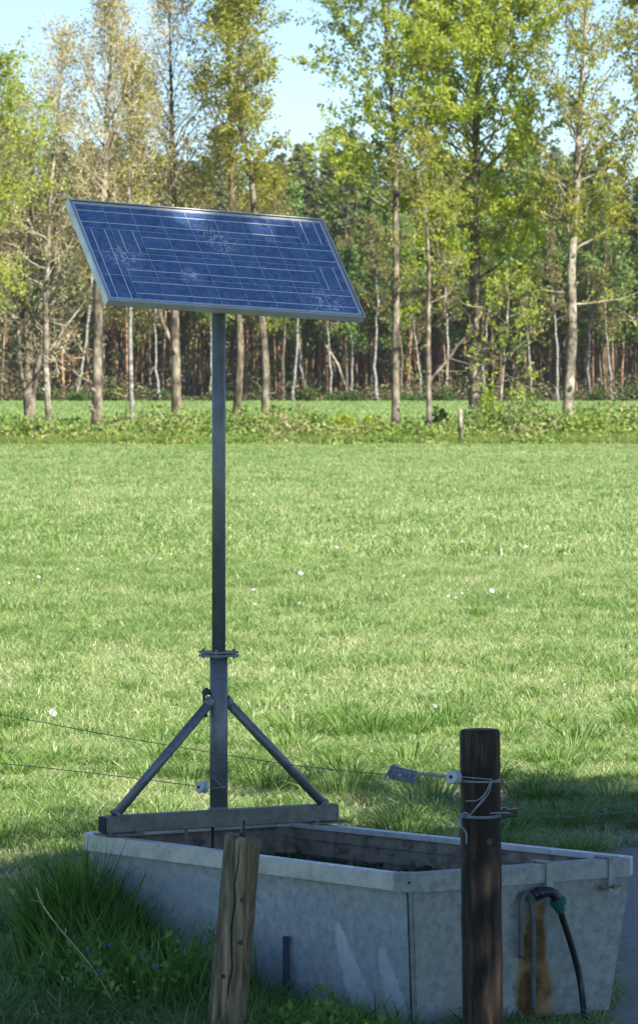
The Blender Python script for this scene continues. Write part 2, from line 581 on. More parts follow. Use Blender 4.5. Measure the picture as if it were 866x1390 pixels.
rng0 = random.Random(3)
for cx, cy, rx, ry in SOIL[:6]:
    sheet('soil_patch', [(cx + rx * math.cos(a) * rng0.uniform(.7, 1.15), cy + ry * math.sin(a) * rng0.uniform(.7, 1.15))
                         for a in np.linspace(0, 2 * PI, 22)[:-1]], 0.004, 'soil')


# ------------------------------------------------------------------ trough geometry (needed by the grass too)
ZR = 0.585
A_ = Vector((-0.935, 18.345, 0)); B_ = Vector((0.312, 16.800, 0)); D_ = Vector((1.180, 17.420, 0)); C_ = Vector((-0.129, 18.880, 0))


def poly_inset(P, d):
    n_ = len(P); out_ = []
    for i in range(n_):
        a, b, c = P[i - 1], P[i], P[(i + 1) % n_]
        e1 = (b - a).normalized(); e2 = (c - b).normalized()
        n1 = Vector((-e1.y, e1.x, 0)); n2 = Vector((-e2.y, e2.x, 0))
        k = (n1 + n2); k = k / max(k.length_squared, 1e-6) * 2
        out_.append(b + k * d)
    return out_


def chamfer(P, c):
    out_ = []
    n_ = len(P)
    for i in range(n_):
        a, b, d = P[i - 1], P[i], P[(i + 1) % n_]
        out_.append(b + (a - b).normalized() * c); out_.append(b + (d - b).normalized() * c)
    return out_


TR = [A_, B_, D_, C_]                       # counter-clockwise seen from above
RIM = chamfer(TR, 0.055)


def in_poly(x, y, P):
    ins = np.ones_like(x, bool)
    for i in range(len(P)):
        a, b = P[i], P[(i + 1) % len(P)]
        ins &= ((b.x - a.x) * (y - a.y) - (b.y - a.y) * (x - a.x)) > 0
    return ins


# ------------------------------------------------------------------ grass
def blades(name, X, Y, L, W, tone, lean, mat, seed, Z=None, kind='stuff', label=None, cat=None, parent=None, seg=2):
    g = np.random.default_rng(seed)
    n_ = len(X)
    Z = np.zeros(n_) if Z is None else Z
    az = g.random(n_) * 2 * PI
    la = g.random(n_) * 2 * PI
    ln = lean * (0.3 + g.random(n_))
    wx, wy = np.cos(az), np.sin(az)
    lx, ly = np.cos(la), np.sin(la)
    base = np.stack([X, Y, Z], 1)
    wv = np.stack([wx, wy, np.zeros(n_)], 1)
    lv = np.stack([lx, ly, np.zeros(n_)], 1)
    up = np.array([0, 0, 1.0])
    P1 = base + lv * (L * ln * .25)[:, None] + up * (L * .55)[:, None]
    P2 = base + lv * (L * ln * .95)[:, None] + up * (L * (1 - .35 * ln * ln))[:, None]
    h = (W / 2)[:, None]
    V = np.stack([base - wv * h, base + wv * h, P1 - wv * h * .8, P1 + wv * h * .8, P2], 1).reshape(-1, 3)
    i = np.arange(n_) * 5
    q = np.stack([i, i + 1, i + 3, i + 2], 1)
    tr = np.stack([i + 2, i + 3, i + 4], 1)
    T = np.repeat(tone, 5)
    me_ = np_mesh(name, V, [q, tr], T)
    o = link_mesh(name, me_, mat, parent)
    if kind: tag(o, label, cat, kind=kind)
    return o


def field(d0, d1, dens, seed):
    g = np.random.default_rng(seed)
    hw = lambda d: 0.068 * d + 1.3
    area = (hw(d0) + hw(d1)) * (d1 - d0)
    n_ = int(area * dens * 1.15)
    Y = d0 + (d1 - d0) * g.random(n_)
    X = (g.random(n_) * 2 - 1) * hw(d1)
    k = np.abs(X) < hw(Y)
    return X[k], Y[k], g


def scatter_grass(name, d0, d1, dens, wid, seed, lmul=1.0, label='short sunlit meadow grass with darker tufts'):
    X, Y, g = field(d0, d1, dens, seed)
    # tufts: pull half the blades towards tuft centres
    n1 = vnoise(X, Y, .33); n2 = vnoise(X + 50, Y, 1.5); n3 = vnoise(X, Y + 90, 7.0); n4 = vnoise(X + 9, Y + 33, .14)
    tuft = np.clip((n1 * .45 + n2 * .25 + n4 * .3 - .55) * 5, 0, 1)
    keep = ~in_track(X, Y) & ~in_poly(X, Y, RIM)
    sm = soil_mask(X, Y) if d0 < 30 else np.zeros_like(X)
    keep &= g.random(len(X)) > sm * .93
    keep &= g.random(len(X)) < (.45 + .55 * np.clip(n4 * 1.2 + tuft, 0, 1))
    L = (0.050 + .04 * n2 + .08 * tuft + .04 * g.random(len(X))) * lmul * (1 - .5 * sm)
    tone = .70 - .30 * tuft + .10 * (n3 - .5) + .50 * (g.random(len(X)) - .5) + .1 * (n2 - .5)
    dead = g.random(len(X)) < .07
    tone[dead] = .9 + .1 * g.random(dead.sum())
    tone += .15 * sm
    X, Y, L, tone = X[keep], Y[keep], L[keep], np.clip(tone, 0, 1)[keep]
    W = wid * (.7 + .6 * g.random(len(X)))
    return blades(name, X, Y, L, W, tone, 1.45, 'grass', seed + 1, label=label, cat='grass')


def tufts(d0, d1, dens, per, wid, seed, lmul, label):
    X0, Y0, g = field(d0, d1, dens, seed)
    ok = ~in_track(X0, Y0) & ~in_poly(X0, Y0, RIM) & (g.random(len(X0)) > soil_mask(X0, Y0)) & (vnoise(X0, Y0, 1.1) + .5 * vnoise(X0, Y0 + 40, 3.5) > .55)
    X0, Y0 = X0[ok], Y0[ok]
    m_ = len(X0)
    rad = .05 + .13 * g.random(m_) ** 1.5
    tn0 = (.16 if d0 < 30 else .30) + .42 * g.random(m_)
    i = np.repeat(np.arange(m_), per)
    a = g.random(len(i)) * 2 * PI; r_ = np.sqrt(g.random(len(i)))
    X = X0[i] + np.cos(a) * r_ * rad[i]; Y = Y0[i] + np.sin(a) * r_ * rad[i]
    L = (.07 + rad[i] * 1.15) * (.55 + .6 * g.random(len(i))) * lmul
    tone = np.clip(tn0[i] + .3 * (g.random(len(i)) - .45), 0, 1)
    az = a + PI / 2 + g.normal(size=len(i)) * .7
    lean = (.25 + .95 * r_) * (.6 + .6 * g.random(len(i)))
    keep = ~in_poly(X, Y, RIM)
    X, Y, L, tone, az, lean, a = (q[keep] for q in (X, Y, L, tone, az, lean, a))
    n_ = len(X)
    z0 = np.zeros(n_); base = np.stack([X, Y, z0], 1); wv = np.stack([np.cos(az), np.sin(az), z0], 1); lv = np.stack([np.cos(a), np.sin(a), z0], 1)
    up = np.array([0, 0, 1.0]); ln = lean
    P1 = base + lv * (L * ln * .22)[:, None] + up * (L * .5)[:, None]
    P2 = base + lv * (L * ln * .62)[:, None] + up * (L * (.86 - .10 * ln * ln))[:, None]
    P3 = base + lv * (L * ln * 1.12)[:, None] + up * (L * (1 - .42 * ln * ln))[:, None]
    h = (wid * (.7 + .6 * g.random(n_)) / 2)[:, None]
    V = np.stack([base - wv * h, base + wv * h, P1 - wv * h, P1 + wv * h, P2 - wv * h * .7, P2 + wv * h * .7, P3], 1).reshape(-1, 3)
    q = np.arange(n_) * 7
    F4 = np.concatenate([np.stack([q, q + 1, q + 3, q + 2], 1), np.stack([q + 2, q + 3, q + 5, q + 4], 1)])
    F3 = np.stack([q + 4, q + 5, q + 6], 1)
    me_ = np_mesh('grass_tufts', V, [F4, F3], np.repeat(tone, 7))
    tag(link_mesh('grass_tufts', me_, 'grass'), label, 'grass', kind='stuff')


tufts(14.5, 32, 6.5, 120, .0060, 21, .72, 'coarse darker grass tufts standing up around the trough')
tufts(32, 62, 1.2, 60, .007, 22, .62, 'coarse darker grass tufts in the middle of the meadow')
tufts(62, 150, .22, 26, .014, 23, .7, 'darker tufts dotted over the far meadow')
scatter_grass('meadow_grass', 14.5, 30, 4200, .0058, 11, label='meadow grass around the water trough, tufted and part shaded')
scatter_grass('meadow_grass', 30, 60, 1500, .0065, 12, label='bright sunlit grass of the middle meadow')
scatter_grass('meadow_grass', 60, 153.5, 320, .013, 13, 1.05, label='pale sunlit grass of the meadow towards the hedge bank')
X, Y, g = field(166, 378, 12, 14)
blades('meadow_grass', X, Y, .12 + .1 * g.random(len(X)), .05 + 0 * X, np.clip(.62 + .3 * (g.random(len(X)) - .5), 0, 1), 1.1, 'grass', 77,
       label='light green grass strip between the hedge bank and the wood', cat='grass')


# ------------------------------------------------------------------ leaf clouds
def leaf_quads(C, size, g, tone, updir=0.0, aspect=.6):
    n_ = len(C)
    a = g.normal(size=(n_, 3)); a[:, 2] += updir
    a /= np.linalg.norm(a, axis=1)[:, None] + 1e-9
    b = np.cross(a, g.normal(size=(n_, 3))); b /= np.linalg.norm(b, axis=1)[:, None] + 1e-9
    s = (size * (.6 + .8 * g.random(n_)))[:, None] if np.ndim(size) else size * (.6 + .8 * g.random(n_))[:, None]
    V = np.stack([C - a * s * .5, C + b * s * .5 * aspect, C + a * s * .5, C - b * s * .5 * aspect], 1).reshape(-1, 3)
    F = np.arange(n_ * 4).reshape(-1, 4)
    return V, F, np.repeat(tone, 4)


def tubes_np(tubes, n=5):
    """tubes: list of (points (k,3) array, radii (k,))"""
    Vs, Fs, o = [], [], 0
    an = np.arange(n) * 2 * PI / n
    ca, sa = np.cos(an), np.sin(an)
    for P, R in tubes:
        k = len(P)
        d = np.empty_like(P); d[1:-1] = P[2:] - P[:-2]; d[0] = P[1] - P[0]; d[-1] = P[-1] - P[-2]
        d /= np.linalg.norm(d, axis=1)[:, None] + 1e-9
        m_ = d.mean(0)
        ref = np.array([0, 0, 1.]) if abs(m_[2]) < .85 * np.linalg.norm(m_) else np.array([1., 0, 0])
        u = np.cross(d, ref); u /= np.linalg.norm(u, axis=1)[:, None] + 1e-9
        w_ = np.cross(d, u)
        V = P[:, None, :] + (u[:, None, :] * ca[None, :, None] + w_[:, None, :] * sa[None, :, None]) * R[:, None, None]
        Vs.append(V.reshape(-1, 3))
        i = np.arange(k - 1)[:, None] * n; j = np.arange(n)[None, :]; j2 = (j + 1) % n
        Fs.append(np.stack([i + j, i + j2, i + n + j2, i + n + j], -1).reshape(-1, 4) + o)
        o += k * n
    return np.concatenate(Vs), np.concatenate(Fs)


def branch(g, p0, d0, L, r0, k=5, wander=.18, up=.15, r1=.25):
    P = [np.array(p0, float)]
    d = np.array(d0, float); d /= np.linalg.norm(d)
    for i in range(k - 1):
        d = d + g.normal(size=3) * wander; d[2] += up
        d /= np.linalg.norm(d)
        P.append(P[-1] + d * L / (k - 1))
    return np.array(P), np.linspace(r0, r0 * r1, k)


def tree(name, x, y, H, r, seed, bark, leaf, label, cat='tree', group=None, base=.35, crown=2.5, nbr=34, leafn=8000,
         leafs=.10, shape='oval', elev=(.5, 1.1), path=None, twig_n=5, stems=None, low=None, leaf_r=.22, build=True, wob=.05, tl=1.0, lm=None):
    g = np.random.default_rng(seed)
    big, small, tips = [], [], []
    stems = stems or [(path, H, r)]
    for sp, Hs, rs in stems:
        k = 16
        zz = np.linspace(0, 1, k)
        wx = np.cumsum(g.normal(size=k)) * wob; wy = np.cumsum(g.normal(size=k)) * wob
        wx -= wx[0]; wy -= wy[0]
        if sp is not None:                                  # list of (height, sideways offset)
            hx = [q[0] for q in sp]; ox = [q[1] for q in sp]
            wx = wx * .4 + np.interp(zz * Hs, hx, ox)
        P = np.stack([wx, wy, zz * Hs], 1)
        R = rs * (1 - zz) ** .75 * .92 + .012
        R[0] *= 1.35
        big.append((P, R))
        for i in range(nbr):
            f_ = base + (1 - base) * ((i + .5) / nbr) ** .9
            f_ = min(.98, f_ + g.normal() * .01)
            pz = np.array([np.interp(f_, zz, P[:, c_]) for c_ in range(3)])
            s_ = (f_ - base) / (1 - base)
            if shape == 'oval': ln = crown * (math.sin(PI * min(1, s_ * .8 + .16)) ** .7)
            elif shape == 'cone': ln = crown * (1.05 - s_)
            else: ln = crown * (.55 + .45 * math.sin(PI * s_))
            ln *= .65 + .6 * g.random()
            azm = i * 2.39996 + g.normal() * .4
            el = elev[0] + (elev[1] - elev[0]) * s_ + g.normal() * .12
            d = np.array([math.cos(azm) * math.cos(el), math.sin(azm) * math.cos(el), math.sin(el)])
            rb = max(.012, rs * (1 - f_) ** .75 * .34)
            Pb, Rb = branch(g, pz, d, ln, rb, 6, .14, .06)
            big.append((Pb, Rb))
            for j in range(twig_n):
                t_ = .3 + .7 * (j + g.random()) / twig_n
                q = np.array([np.interp(t_, np.linspace(0, 1, 6), Pb[:, c_]) for c_ in range(3)])
                d2 = (Pb[-1] - Pb[0]) / (np.linalg.norm(Pb[-1] - Pb[0]) + 1e-9) + g.normal(size=3) * .7
                L2 = (ln * .42 * (1.15 - t_ * .5) + .15) * tl
                P2, R2 = branch(g, q, d2, L2, max(.008, rb * .4), 4, .2, .1)
                small.append((P2, R2))
                for u_ in range(3):
                    q3 = P2[1 + u_ % 3]
                    P3, R3 = branch(g, q3, (P2[-1] - P2[0]) + g.normal(size=3) * L2 * .6, L2 * .55 + .1, .006, 3, .25, .1, .5)
                    small.append((P3, R3))
                    tips.append(P3)
                tips.append(P2)
    for lw in (low or []):                                  # extra limbs: (height, azimuth, elevation, length, radius)
        P = big[0][0]
        pz = np.array([np.interp(lw[0], P[:, 2], P[:, c_]) for c_ in range(3)])
        d = np.array([math.cos(lw[1]) * math.cos(lw[2]), math.sin(lw[1]) * math.cos(lw[2]), math.sin(lw[2])])
        Pb, Rb = branch(g, pz, d, lw[3], lw[4], 7, .16, .05)
        big.append((Pb, Rb))
        for j in range(6):
            q = Pb[1 + j]
            P2, R2 = branch(g, q, (Pb[-1] - Pb[0]) / lw[3] + g.normal(size=3) * .7, lw[3] * .3, lw[4] * .35, 4, .25, .1)
            small.append((P2, R2)); tips.append(P2)
    for P_, R_ in big[:1]:
        for _ in range(5):                                   # knobbly swellings and stubs
            zk = g.uniform(.5, H * .5)
            pz = np.array([np.interp(zk, P_[:, 2], P_[:, c_]) for c_ in range(3)]); rk = np.interp(zk, P_[:, 2], R_)
            a_ = g.uniform(0, 2 * PI); dv = np.array([math.cos(a_), math.sin(a_), .5])
            big.append((np.array([pz, pz + dv * rk * 1.1, pz + dv * rk * 1.7]), np.array([rk * .75, rk * .5, rk * .12])))
    V1, F1 = tubes_np(big, 7)
    V2, F2 = tubes_np(small, 3)
    ctr = []
    if leafn:
        idx = g.integers(0, len(tips), leafn)
        tt = g.random(leafn)
        T3 = np.array([[t_[0], t_[len(t_) // 2], t_[-1]] for t_ in tips])
        a_ = T3[idx]
        C = np.where((tt < .5)[:, None], a_[:, 0] + (a_[:, 1] - a_[:, 0]) * (tt * 2)[:, None], a_[:, 1] + (a_[:, 2] - a_[:, 1]) * (tt * 2 - 1)[:, None])
        C = C + g.normal(size=C.shape) * leaf_r * .5
        tw = g.random(len(tips))
        tone = np.clip(.5 * tw[idx] + .5 * g.random(leafn), 0, 1)
        VL, FL, TL = leaf_quads(C, leafs, g, tone, .3)
        V = np.concatenate([V2, VL]); F = np.concatenate([F2, FL + len(V2)])
        T = np.concatenate([np.full(len(V2), .5), TL])
        mi = np.concatenate([np.zeros(len(F2)), np.ones(len(FL))])
    else:
        V, F, T, mi = V2, F2, np.full(len(V2), .5), np.zeros(len(F2))
    m1 = np_mesh('trunk', V1, [F1], smooth=True)
    m2 = np_mesh('crown', V, [F], T, mi)
    root = empty(name, (x, y, 0), label, cat, group)
    link_mesh('trunk', m1, bark, root)
    link_mesh('crown', m2, [lm or 'twig', leaf], root)
    return root


def copy_tree(root, loc, rz, s=1.0, label=None, name=None, tilt=0, group=None):
    r_ = root.copy(); COL.objects.link(r_)
    r_.location = loc; r_.rotation_euler = (0, tilt, rz); r_.scale = (s, s, s)
    if label: r_['label'] = label
    if group: r_['group'] = group
    for ch in list(root.children):
        c_ = ch.copy(); COL.objects.link(c_); c_.parent = r_
    return r_


# ------------------------------------------------------------------ the row of trees along the hedge bank
def tx(pxx, d): return (pxx - 433) * d / FPX


k_ = 160 / FPX                                # metres per photo pixel at the bank
G1 = 'trees in a row along the hedge bank'
tree('tree', tx(40, 161), 161, 13.4, .21, 21, 'bark_grey', 'leaf_olive',
     'grey tree with several upright stems at the left end of the row', group=G1, lm='twig_pale', base=.22, crown=2.6, nbr=30, leafn=4200, leafs=.09,
     elev=(.35, 1.15), twig_n=6,
     stems=[([(0, 0), (2, -.05), (4.4, -.1), (8, .1), (14, .2)], 11.2, .19), ([(0, 0), (1.7, .1), (3.2, .35), (6, .7), (12, 1.1)], 10.3, .13),
            ([(0, 0), (1.5, -.05), (2.4, -.35), (6, -.55), (12, -1.2)], 9.5, .10)],
     low=[(1.6, 0.2, .7, 1.4, .06), (5.0, 3.3, .5, 2.5, .05), (4.6, 2.8, .4, 2.6, .05)])
tree('tree', tx(69, 159), 159, 13.2, .12, 22, 'bark_pale', 'leaf_olive',
     'slim pale straight tree right of the many stemmed grey one', group=G1, lm='twig_pale', base=.36, crown=2.4, nbr=44, leafn=4600, leafs=.09,
     path=[(0, 0), (3, -.1), (5, -.1), (8, .05), (14, .4)], elev=(.5, 1.2), twig_n=6, low=[(2.9, 0.1, 1.1, 3.6, .045), (4.6, .1, 1.1, 3.5, .04)])
tree('tree', tx(131, 159), 159, 14.3, .20, 23, 'bark_grey', 'leaf_olive',
     'knobbly grey trunk rising behind the lower left corner of the solar panel', group=G1, lm='twig_pale', base=.40, crown=2.6, nbr=52, leafn=9000, leafs=.09,
     path=[(0, 0), (2, .05), (4, .1), (9, .3), (15, .6)], elev=(.55, 1.25), twig_n=6, low=[(1.9, 2.6, .8, 2.2, .045), (1.9, 3.3, .2, 2.0, .04), (2.0, 2.2, .5, 1.8, .03)])
tree('tree', tx(180, 160), 160, 12.3, .085, 24, 'bark_birch', 'leaf_yellow',
     'very thin white birch in the row between two grey trunks', group=G1, base=.40, crown=1.8, nbr=30, leafn=4500, leafs=.09, elev=(.6, 1.2),
     low=[(1.3, 2.7, .7, .7, .03)])
tree('tree', tx(239, 162), 162, 15.4, .21, 25, 'bark_grey', 'leaf_olive',
     'grey tree forking just under the solar panel, brownish buds at its top', group=G1, lm='twig_pale', base=.36, crown=2.6, nbr=52, leafn=12000, leafs=.09,
     elev=(.6, 1.25), twig_n=6, stems=[([(0, 0), (3, .05), (8, -.1), (15, -.3)], 14.6, .19), ([(0, 0), (3.0, .0), (4, -.5), (8, -1.3), (14, -1.9)], 12.6, .09)])
tree('tree', tx(323, 163), 163, 14.8, .16, 26, 'bark_brown', 'leaf_yellow',
     'brownish trunk just right of the panel pole', group=G1, base=.24, crown=2.1, nbr=40, leafn=11000, leafs=.11, elev=(.4, 1.1),
     path=[(0, 0), (3, .1), (7, -.2), (15, -.5)])
tree('tree', tx(359, 160), 160, 17.5, .145, 27, 'bark_grey', 'leaf_yellow',
     'slender grey trunk with a bump, yellow green crown rising above the panel', group=G1, base=.46, crown=1.9, nbr=54, leafn=15000, leafs=.12, leaf_r=.15,
     path=[(0, 0), (3.2, .05), (4, -.15), (7, -.3), (9, -.45), (11, -.9), (18, -.5)], elev=(.7, 1.25), twig_n=6, wob=.03)
tree('tree', tx(537, 161), 161, 17.5, .15, 28, 'bark_grey', 'leaf_fresh',
     'straight trunk right of the panel with fresh leaves up to the top edge', group=G1, base=.42, crown=3.3, nbr=54, leafn=28000, leafs=.13, leaf_r=.15,
     path=[(0, 0), (5, 0), (10, 0), (18, -.7)], elev=(.35, 1.15), wob=.03, low=[(4.2, .5, .5, .8, .03)])
tree('tree', tx(582, 157), 157, 9.8, .095, 29, 'bark_grey', 'leaf_yellow',
     'thin grey tree with a long bent side branch, behind the short stake', group=G1, base=.5, crown=1.7, nbr=22, leafn=2600, leafs=.11,
     elev=(.3, 1.0), low=[(2.0, .15, .85, 3.2, .06), (4.6, .1, .3, 1.4, .03), (1.9, 2.9, .6, 1.0, .03)])
tree('tree', tx(643, 163), 163, 18.5, .23, 30, 'bark_grey', 'leaf_fresh',
     'thickest trunk of the row, carrying the broad bright green crown', group=G1, base=.30, crown=4.1, nbr=74, leafn=66000, leafs=.14, leaf_r=.16,
     elev=(.30, 1.1), twig_n=6, wob=.03, low=[(5.2, .3, .35, 2.6, .07), (6.0, 3.3, .5, 3.0, .07), (4.6, .4, .3, 2.0, .05)])
tree('sapling', tx(678, 158), 158, 5.2, .055, 31, 'bark_pale', 'leaf_fresh',
     'young slim tree with layered bright leaves beside the thickest trunk', 'young tree', group=G1, base=.08, crown=1.25, nbr=18, leafn=1000, leafs=.13,
     elev=(.1, .5), leaf_r=.16, shape='even')
tree('tree', tx(768, 159), 159, 17.5, .20, 32, 'bark_pale', 'leaf_yellow',
     'pale trunk curving slightly, with sparse yellowish crown at the right', group=G1, base=.34, crown=2.6, nbr=48, leafn=12000, leafs=.12, leaf_r=.15,
     path=[(0, 0), (1.6, .08), (4, .2), (5.5, .15), (8, .3), (12, .55), (18, .9)], elev=(.35, 1.2), twig_n=6, wob=.03,
     low=[(4.6, .05, -.15, 2.6, .045), (4.9, 2.8, .5, 1.6, .04), (6.5, 2.8, 1.2, 3.0, .04)])
tree('tree', tx(905, 160), 160, 17, .2, 33, 'bark_pale', 'leaf_yellow',
     'tree just off the right edge whose pale branches reach into the picture', group=G1, base=.30, crown=3.2, nbr=44, leafn=18000, leafs=.15,
     elev=(.3, 1.15), wob=.03, low=[(3.5, 3.0, .55, 2.4, .06)])
tree('tree', tx(-42, 150), 150, 12.0, .2, 34, 'bark_brown', 'leaf_fresh',
     'green leaved tree reaching in from the left edge', group=G1, base=.36, crown=2.9, nbr=40, leafn=14000, leafs=.11, elev=(.2, .9))


# ------------------------------------------------------------------ the wood
def pine(seed, H, r, base, crown, dead=True, leafn=2300, size=.42, name='pine_tree', label='', bark='bark_pine', leaf='needle'):
    g = np.random.default_rng(seed)
    k = 9
    zz = np.linspace(0, 1, k)
    P = np.stack([np.cumsum(g.normal(size=k)) * .09, np.cumsum(g.normal(size=k)) * .09, zz * H], 1); P[:, :2] -= P[0, :2]
    big = [(P, r * (1 - zz * .9))]
    C, T = [], []
    if dead:
        for i in range(16):
            z = g.uniform(.12, base) * H; a = g.uniform(0, 2 * PI)
            big.append(branch(g, (0, 0, z), (math.cos(a), math.sin(a), g.uniform(-.2, .4)), g.uniform(.5, 1.5), .03, 4, .2, 0))
    nb = 42
    for i in range(nb):
        s = (i + .5) / nb
        z = (base + (1 - base) * s) * H
        a = i * 2.4 + g.normal() * .3
        ln = crown * (1.08 - s) ** .75 * g.uniform(.55, 1.15)
        p0 = [np.interp(z, P[:, 2], P[:, 0]), np.interp(z, P[:, 2], P[:, 1]), z]
        Pb, Rb = branch(g, p0, (math.cos(a), math.sin(a), .15 + .5 * s), ln, .05 * (1.1 - s), 5, .12, .08)
        big.append((Pb, Rb))
        nn = int(leafn / nb)
        t_ = g.random(nn) ** .7
        q = np.stack([np.interp(.2 + .8 * t_, np.linspace(0, 1, 5), Pb[:, c_]) for c_ in range(3)], 1)
        C.append(q + g.normal(size=q.shape) * np.array([.28, .28, .16]) * (.6 + ln * .25))
        T.append(np.clip(g.random(nn) * .6 + g.random() * .4, 0, 1))
    C = np.concatenate(C); T = np.concatenate(T)
    V1, F1 = tubes_np(big, 6)
    V2, F2, T2 = leaf_quads(C, size, g, T, .2, .45)
    root = empty(name, (0, 0, 0), label, 'tree', 'conifers and other trees of the wood')
    link_mesh('trunk', np_mesh('trunk', V1, [F1], smooth=True), bark, root)
    link_mesh('crown', np_mesh('crown', V2, [F2], T2), leaf, root)
    return root


rw = random.Random(8)
G2 = 'trees of the wood beyond the meadow'
PL = 'brown stemmed pine standing among the others deep in the wood'
protos = [pine(101, 20.5, .17, .42, 2.3, label=PL), pine(102, 19, .15, .38, 2.1, label=PL), pine(103, 21.5, .20, .45, 2.5, label=PL),
          pine(104, 17.5, .14, .35, 2.0, label=PL), pine(105, 20, .15, .50, 2.0, label=PL)]
BL = 'leafy green tree filling gaps between the pines of the wood'
dec = []
for sd_, H_, cr in ((111, 14, 2.5), (112, 12, 2.2), (113, 16, 2.8)):
    dec.append(tree('broadleaf_tree', 0, 0, H_, .14, sd_, 'bark_brown', 'leaf_mid', BL, group=G2, base=.34, crown=cr, nbr=26, leafn=5200,
                    leafs=.28, twig_n=4, elev=(.2, 1.0), leaf_r=.5))
for p_ in protos: p_['group'] = G2
OL = 'olive budding tree among the pines at the left part of the wood'
oli = []
for sd_, H_, cr in ((114, 20, 3.3), (115, 18, 3.0), (116, 21.5, 3.6)):
    oli.append(tree('broadleaf_tree', 0, 0, H_, .15, sd_, 'bark_grey', 'leaf_bud', OL, group=G2, base=.30, crown=cr, nbr=34, leafn=8500,
                    leafs=.24, twig_n=5, elev=(.4, 1.15), leaf_r=.6))
used = set()


def plant_tree(proto, x, y, s, lab=None, tilt=0):
    rz = rw.uniform(0, 2 * PI)
    if proto.name not in used:
        used.add(proto.name)
        proto.location = (x, y, 0); proto.rotation_euler = (0, tilt, rz); proto.scale = (s, s, s)
        if lab: proto['label'] = lab
        return proto
    return copy_tree(proto, (x, y, 0), rz, s, lab, tilt=tilt)


rows = 12
for r_i in range(rows):
    yy = 386 + r_i * 4.6
    nx = 22
    for c_i in range(nx):
        xx = -33 + 66 * (c_i + .5) / nx + rw.uniform(-1.1, 1.1)
        if abs(xx) > 33: continue
        y2 = yy + rw.uniform(-1.8, 1.8)
        # skyline: lower towards the left centre, a little taller at x ~ -2
        sc_ = 0.97 + .07 * math.sin(xx * .33 + 1.2) + rw.uniform(-.09, .07)
        if r_i < 3 and xx < -3.5 and rw.random() < .62:
            plant_tree(oli[rw.randrange(3)], xx, y2, rw.uniform(.82, 1.08))
        elif r_i < 4 and rw.random() < (.62 if xx > -9 else .16):
            plant_tree(dec[rw.randrange(3)], xx, y2, rw.uniform(.85, 1.38))
        else:
            plant_tree(protos[rw.randrange(5)], xx, y2, sc_)

# far side of the wood, one dense mass
g = np.random.default_rng(55)
n_ = 80000
C = np.stack([g.uniform(-46, 46, n_), g.uniform(446, 462, n_), 17.5 * g.random(n_) ** .8], 1)
V2, F2, T2 = leaf_quads(C, .8, g, g.random(n_), .2, .6)
tr_ = []
for i in range(160):
    x_, y_ = g.uniform(-46, 46), g.uniform(442, 460)
    tr_.append((np.array([[x_, y_, 0], [x_ + g.normal() * .2, y_, 8], [x_ + g.normal() * .3, y_, 16.]]), np.array([.16, .13, .05])))
V1, F1 = tubes_np(tr_, 5)
me = np_mesh('distant_woodland', np.concatenate([V1, V2]), [np.concatenate([F1, F2 + len(V1)])], np.concatenate([np.full(len(V1), .5), T2]),
             np.concatenate([np.zeros(len(F1)), np.ones(len(F2))]))
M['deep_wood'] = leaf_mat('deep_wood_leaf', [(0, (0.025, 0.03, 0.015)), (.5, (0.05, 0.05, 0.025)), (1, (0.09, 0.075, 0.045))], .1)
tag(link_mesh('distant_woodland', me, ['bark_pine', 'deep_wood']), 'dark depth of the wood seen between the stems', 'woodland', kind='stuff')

# the thin stems between the counted pines
g = np.random.default_rng(58)
st_ = []
for i in range(620):
    x_, y_ = g.uniform(-34, 34), 384 + 58 * g.random() ** 1.2
    H_ = g.uniform(9, 17); r_ = g.uniform(.05, .12)
    ln_ = g.normal() * .35
    P_ = np.array([[x_, y_, 0], [x_ + ln_ * .4, y_, H_ * .4], [x_ + ln_, y_, H_]])
    st_.append((P_, np.array([r_, r_ * .8, r_ * .3])))
    for q_ in range(5):
        z_ = g.uniform(.8, 8.5); a_ = g.uniform(0, 2 * PI)
        st_.append(branch(g, (x_ + ln_ * .4 * z_ / (H_ * .4), y_, z_), (math.cos(a_), math.sin(a_), g.uniform(-.3, .5)), g.uniform(.5, 1.8), .022, 3, .25, 0))
V1, F1 = tubes_np(st_, 4)
tag(link_mesh('dense_stems', np_mesh('dense_stems', V1, [F1]), 'bark_pine'), 'countless thin brown stems and dead side twigs crowding the wood', 'stems', kind='stuff')
fl = np_mesh('forest_floor', [(-60, 377.5, .006), (60, 377.5, .006), (60, 520, .006), (-60, 520, .006)], [np.array([[0, 1, 2, 3]])])
M['litter'] = plain('leaf_litter', (0.085, 0.06, 0.04), .95, spec=.1, var=.4, scale=1.5)
tag(link_mesh('forest_floor', fl, 'litter'), kind='structure')

# birches along the wood's edge, each with its own place and lean
G3 = 'pale birch stems along the edge of the wood'


def birch(seed, H, r):
    return tree('birch_tree', 0, 0, H, r, seed, 'bark_birch', 'leaf_bud', 'birch', group=G3, base=.45, crown=1.5, nbr=20, leafn=1500, leafs=.20,
                twig_n=3, elev=(.4, 1.1), leaf_r=.3, wob=.10)


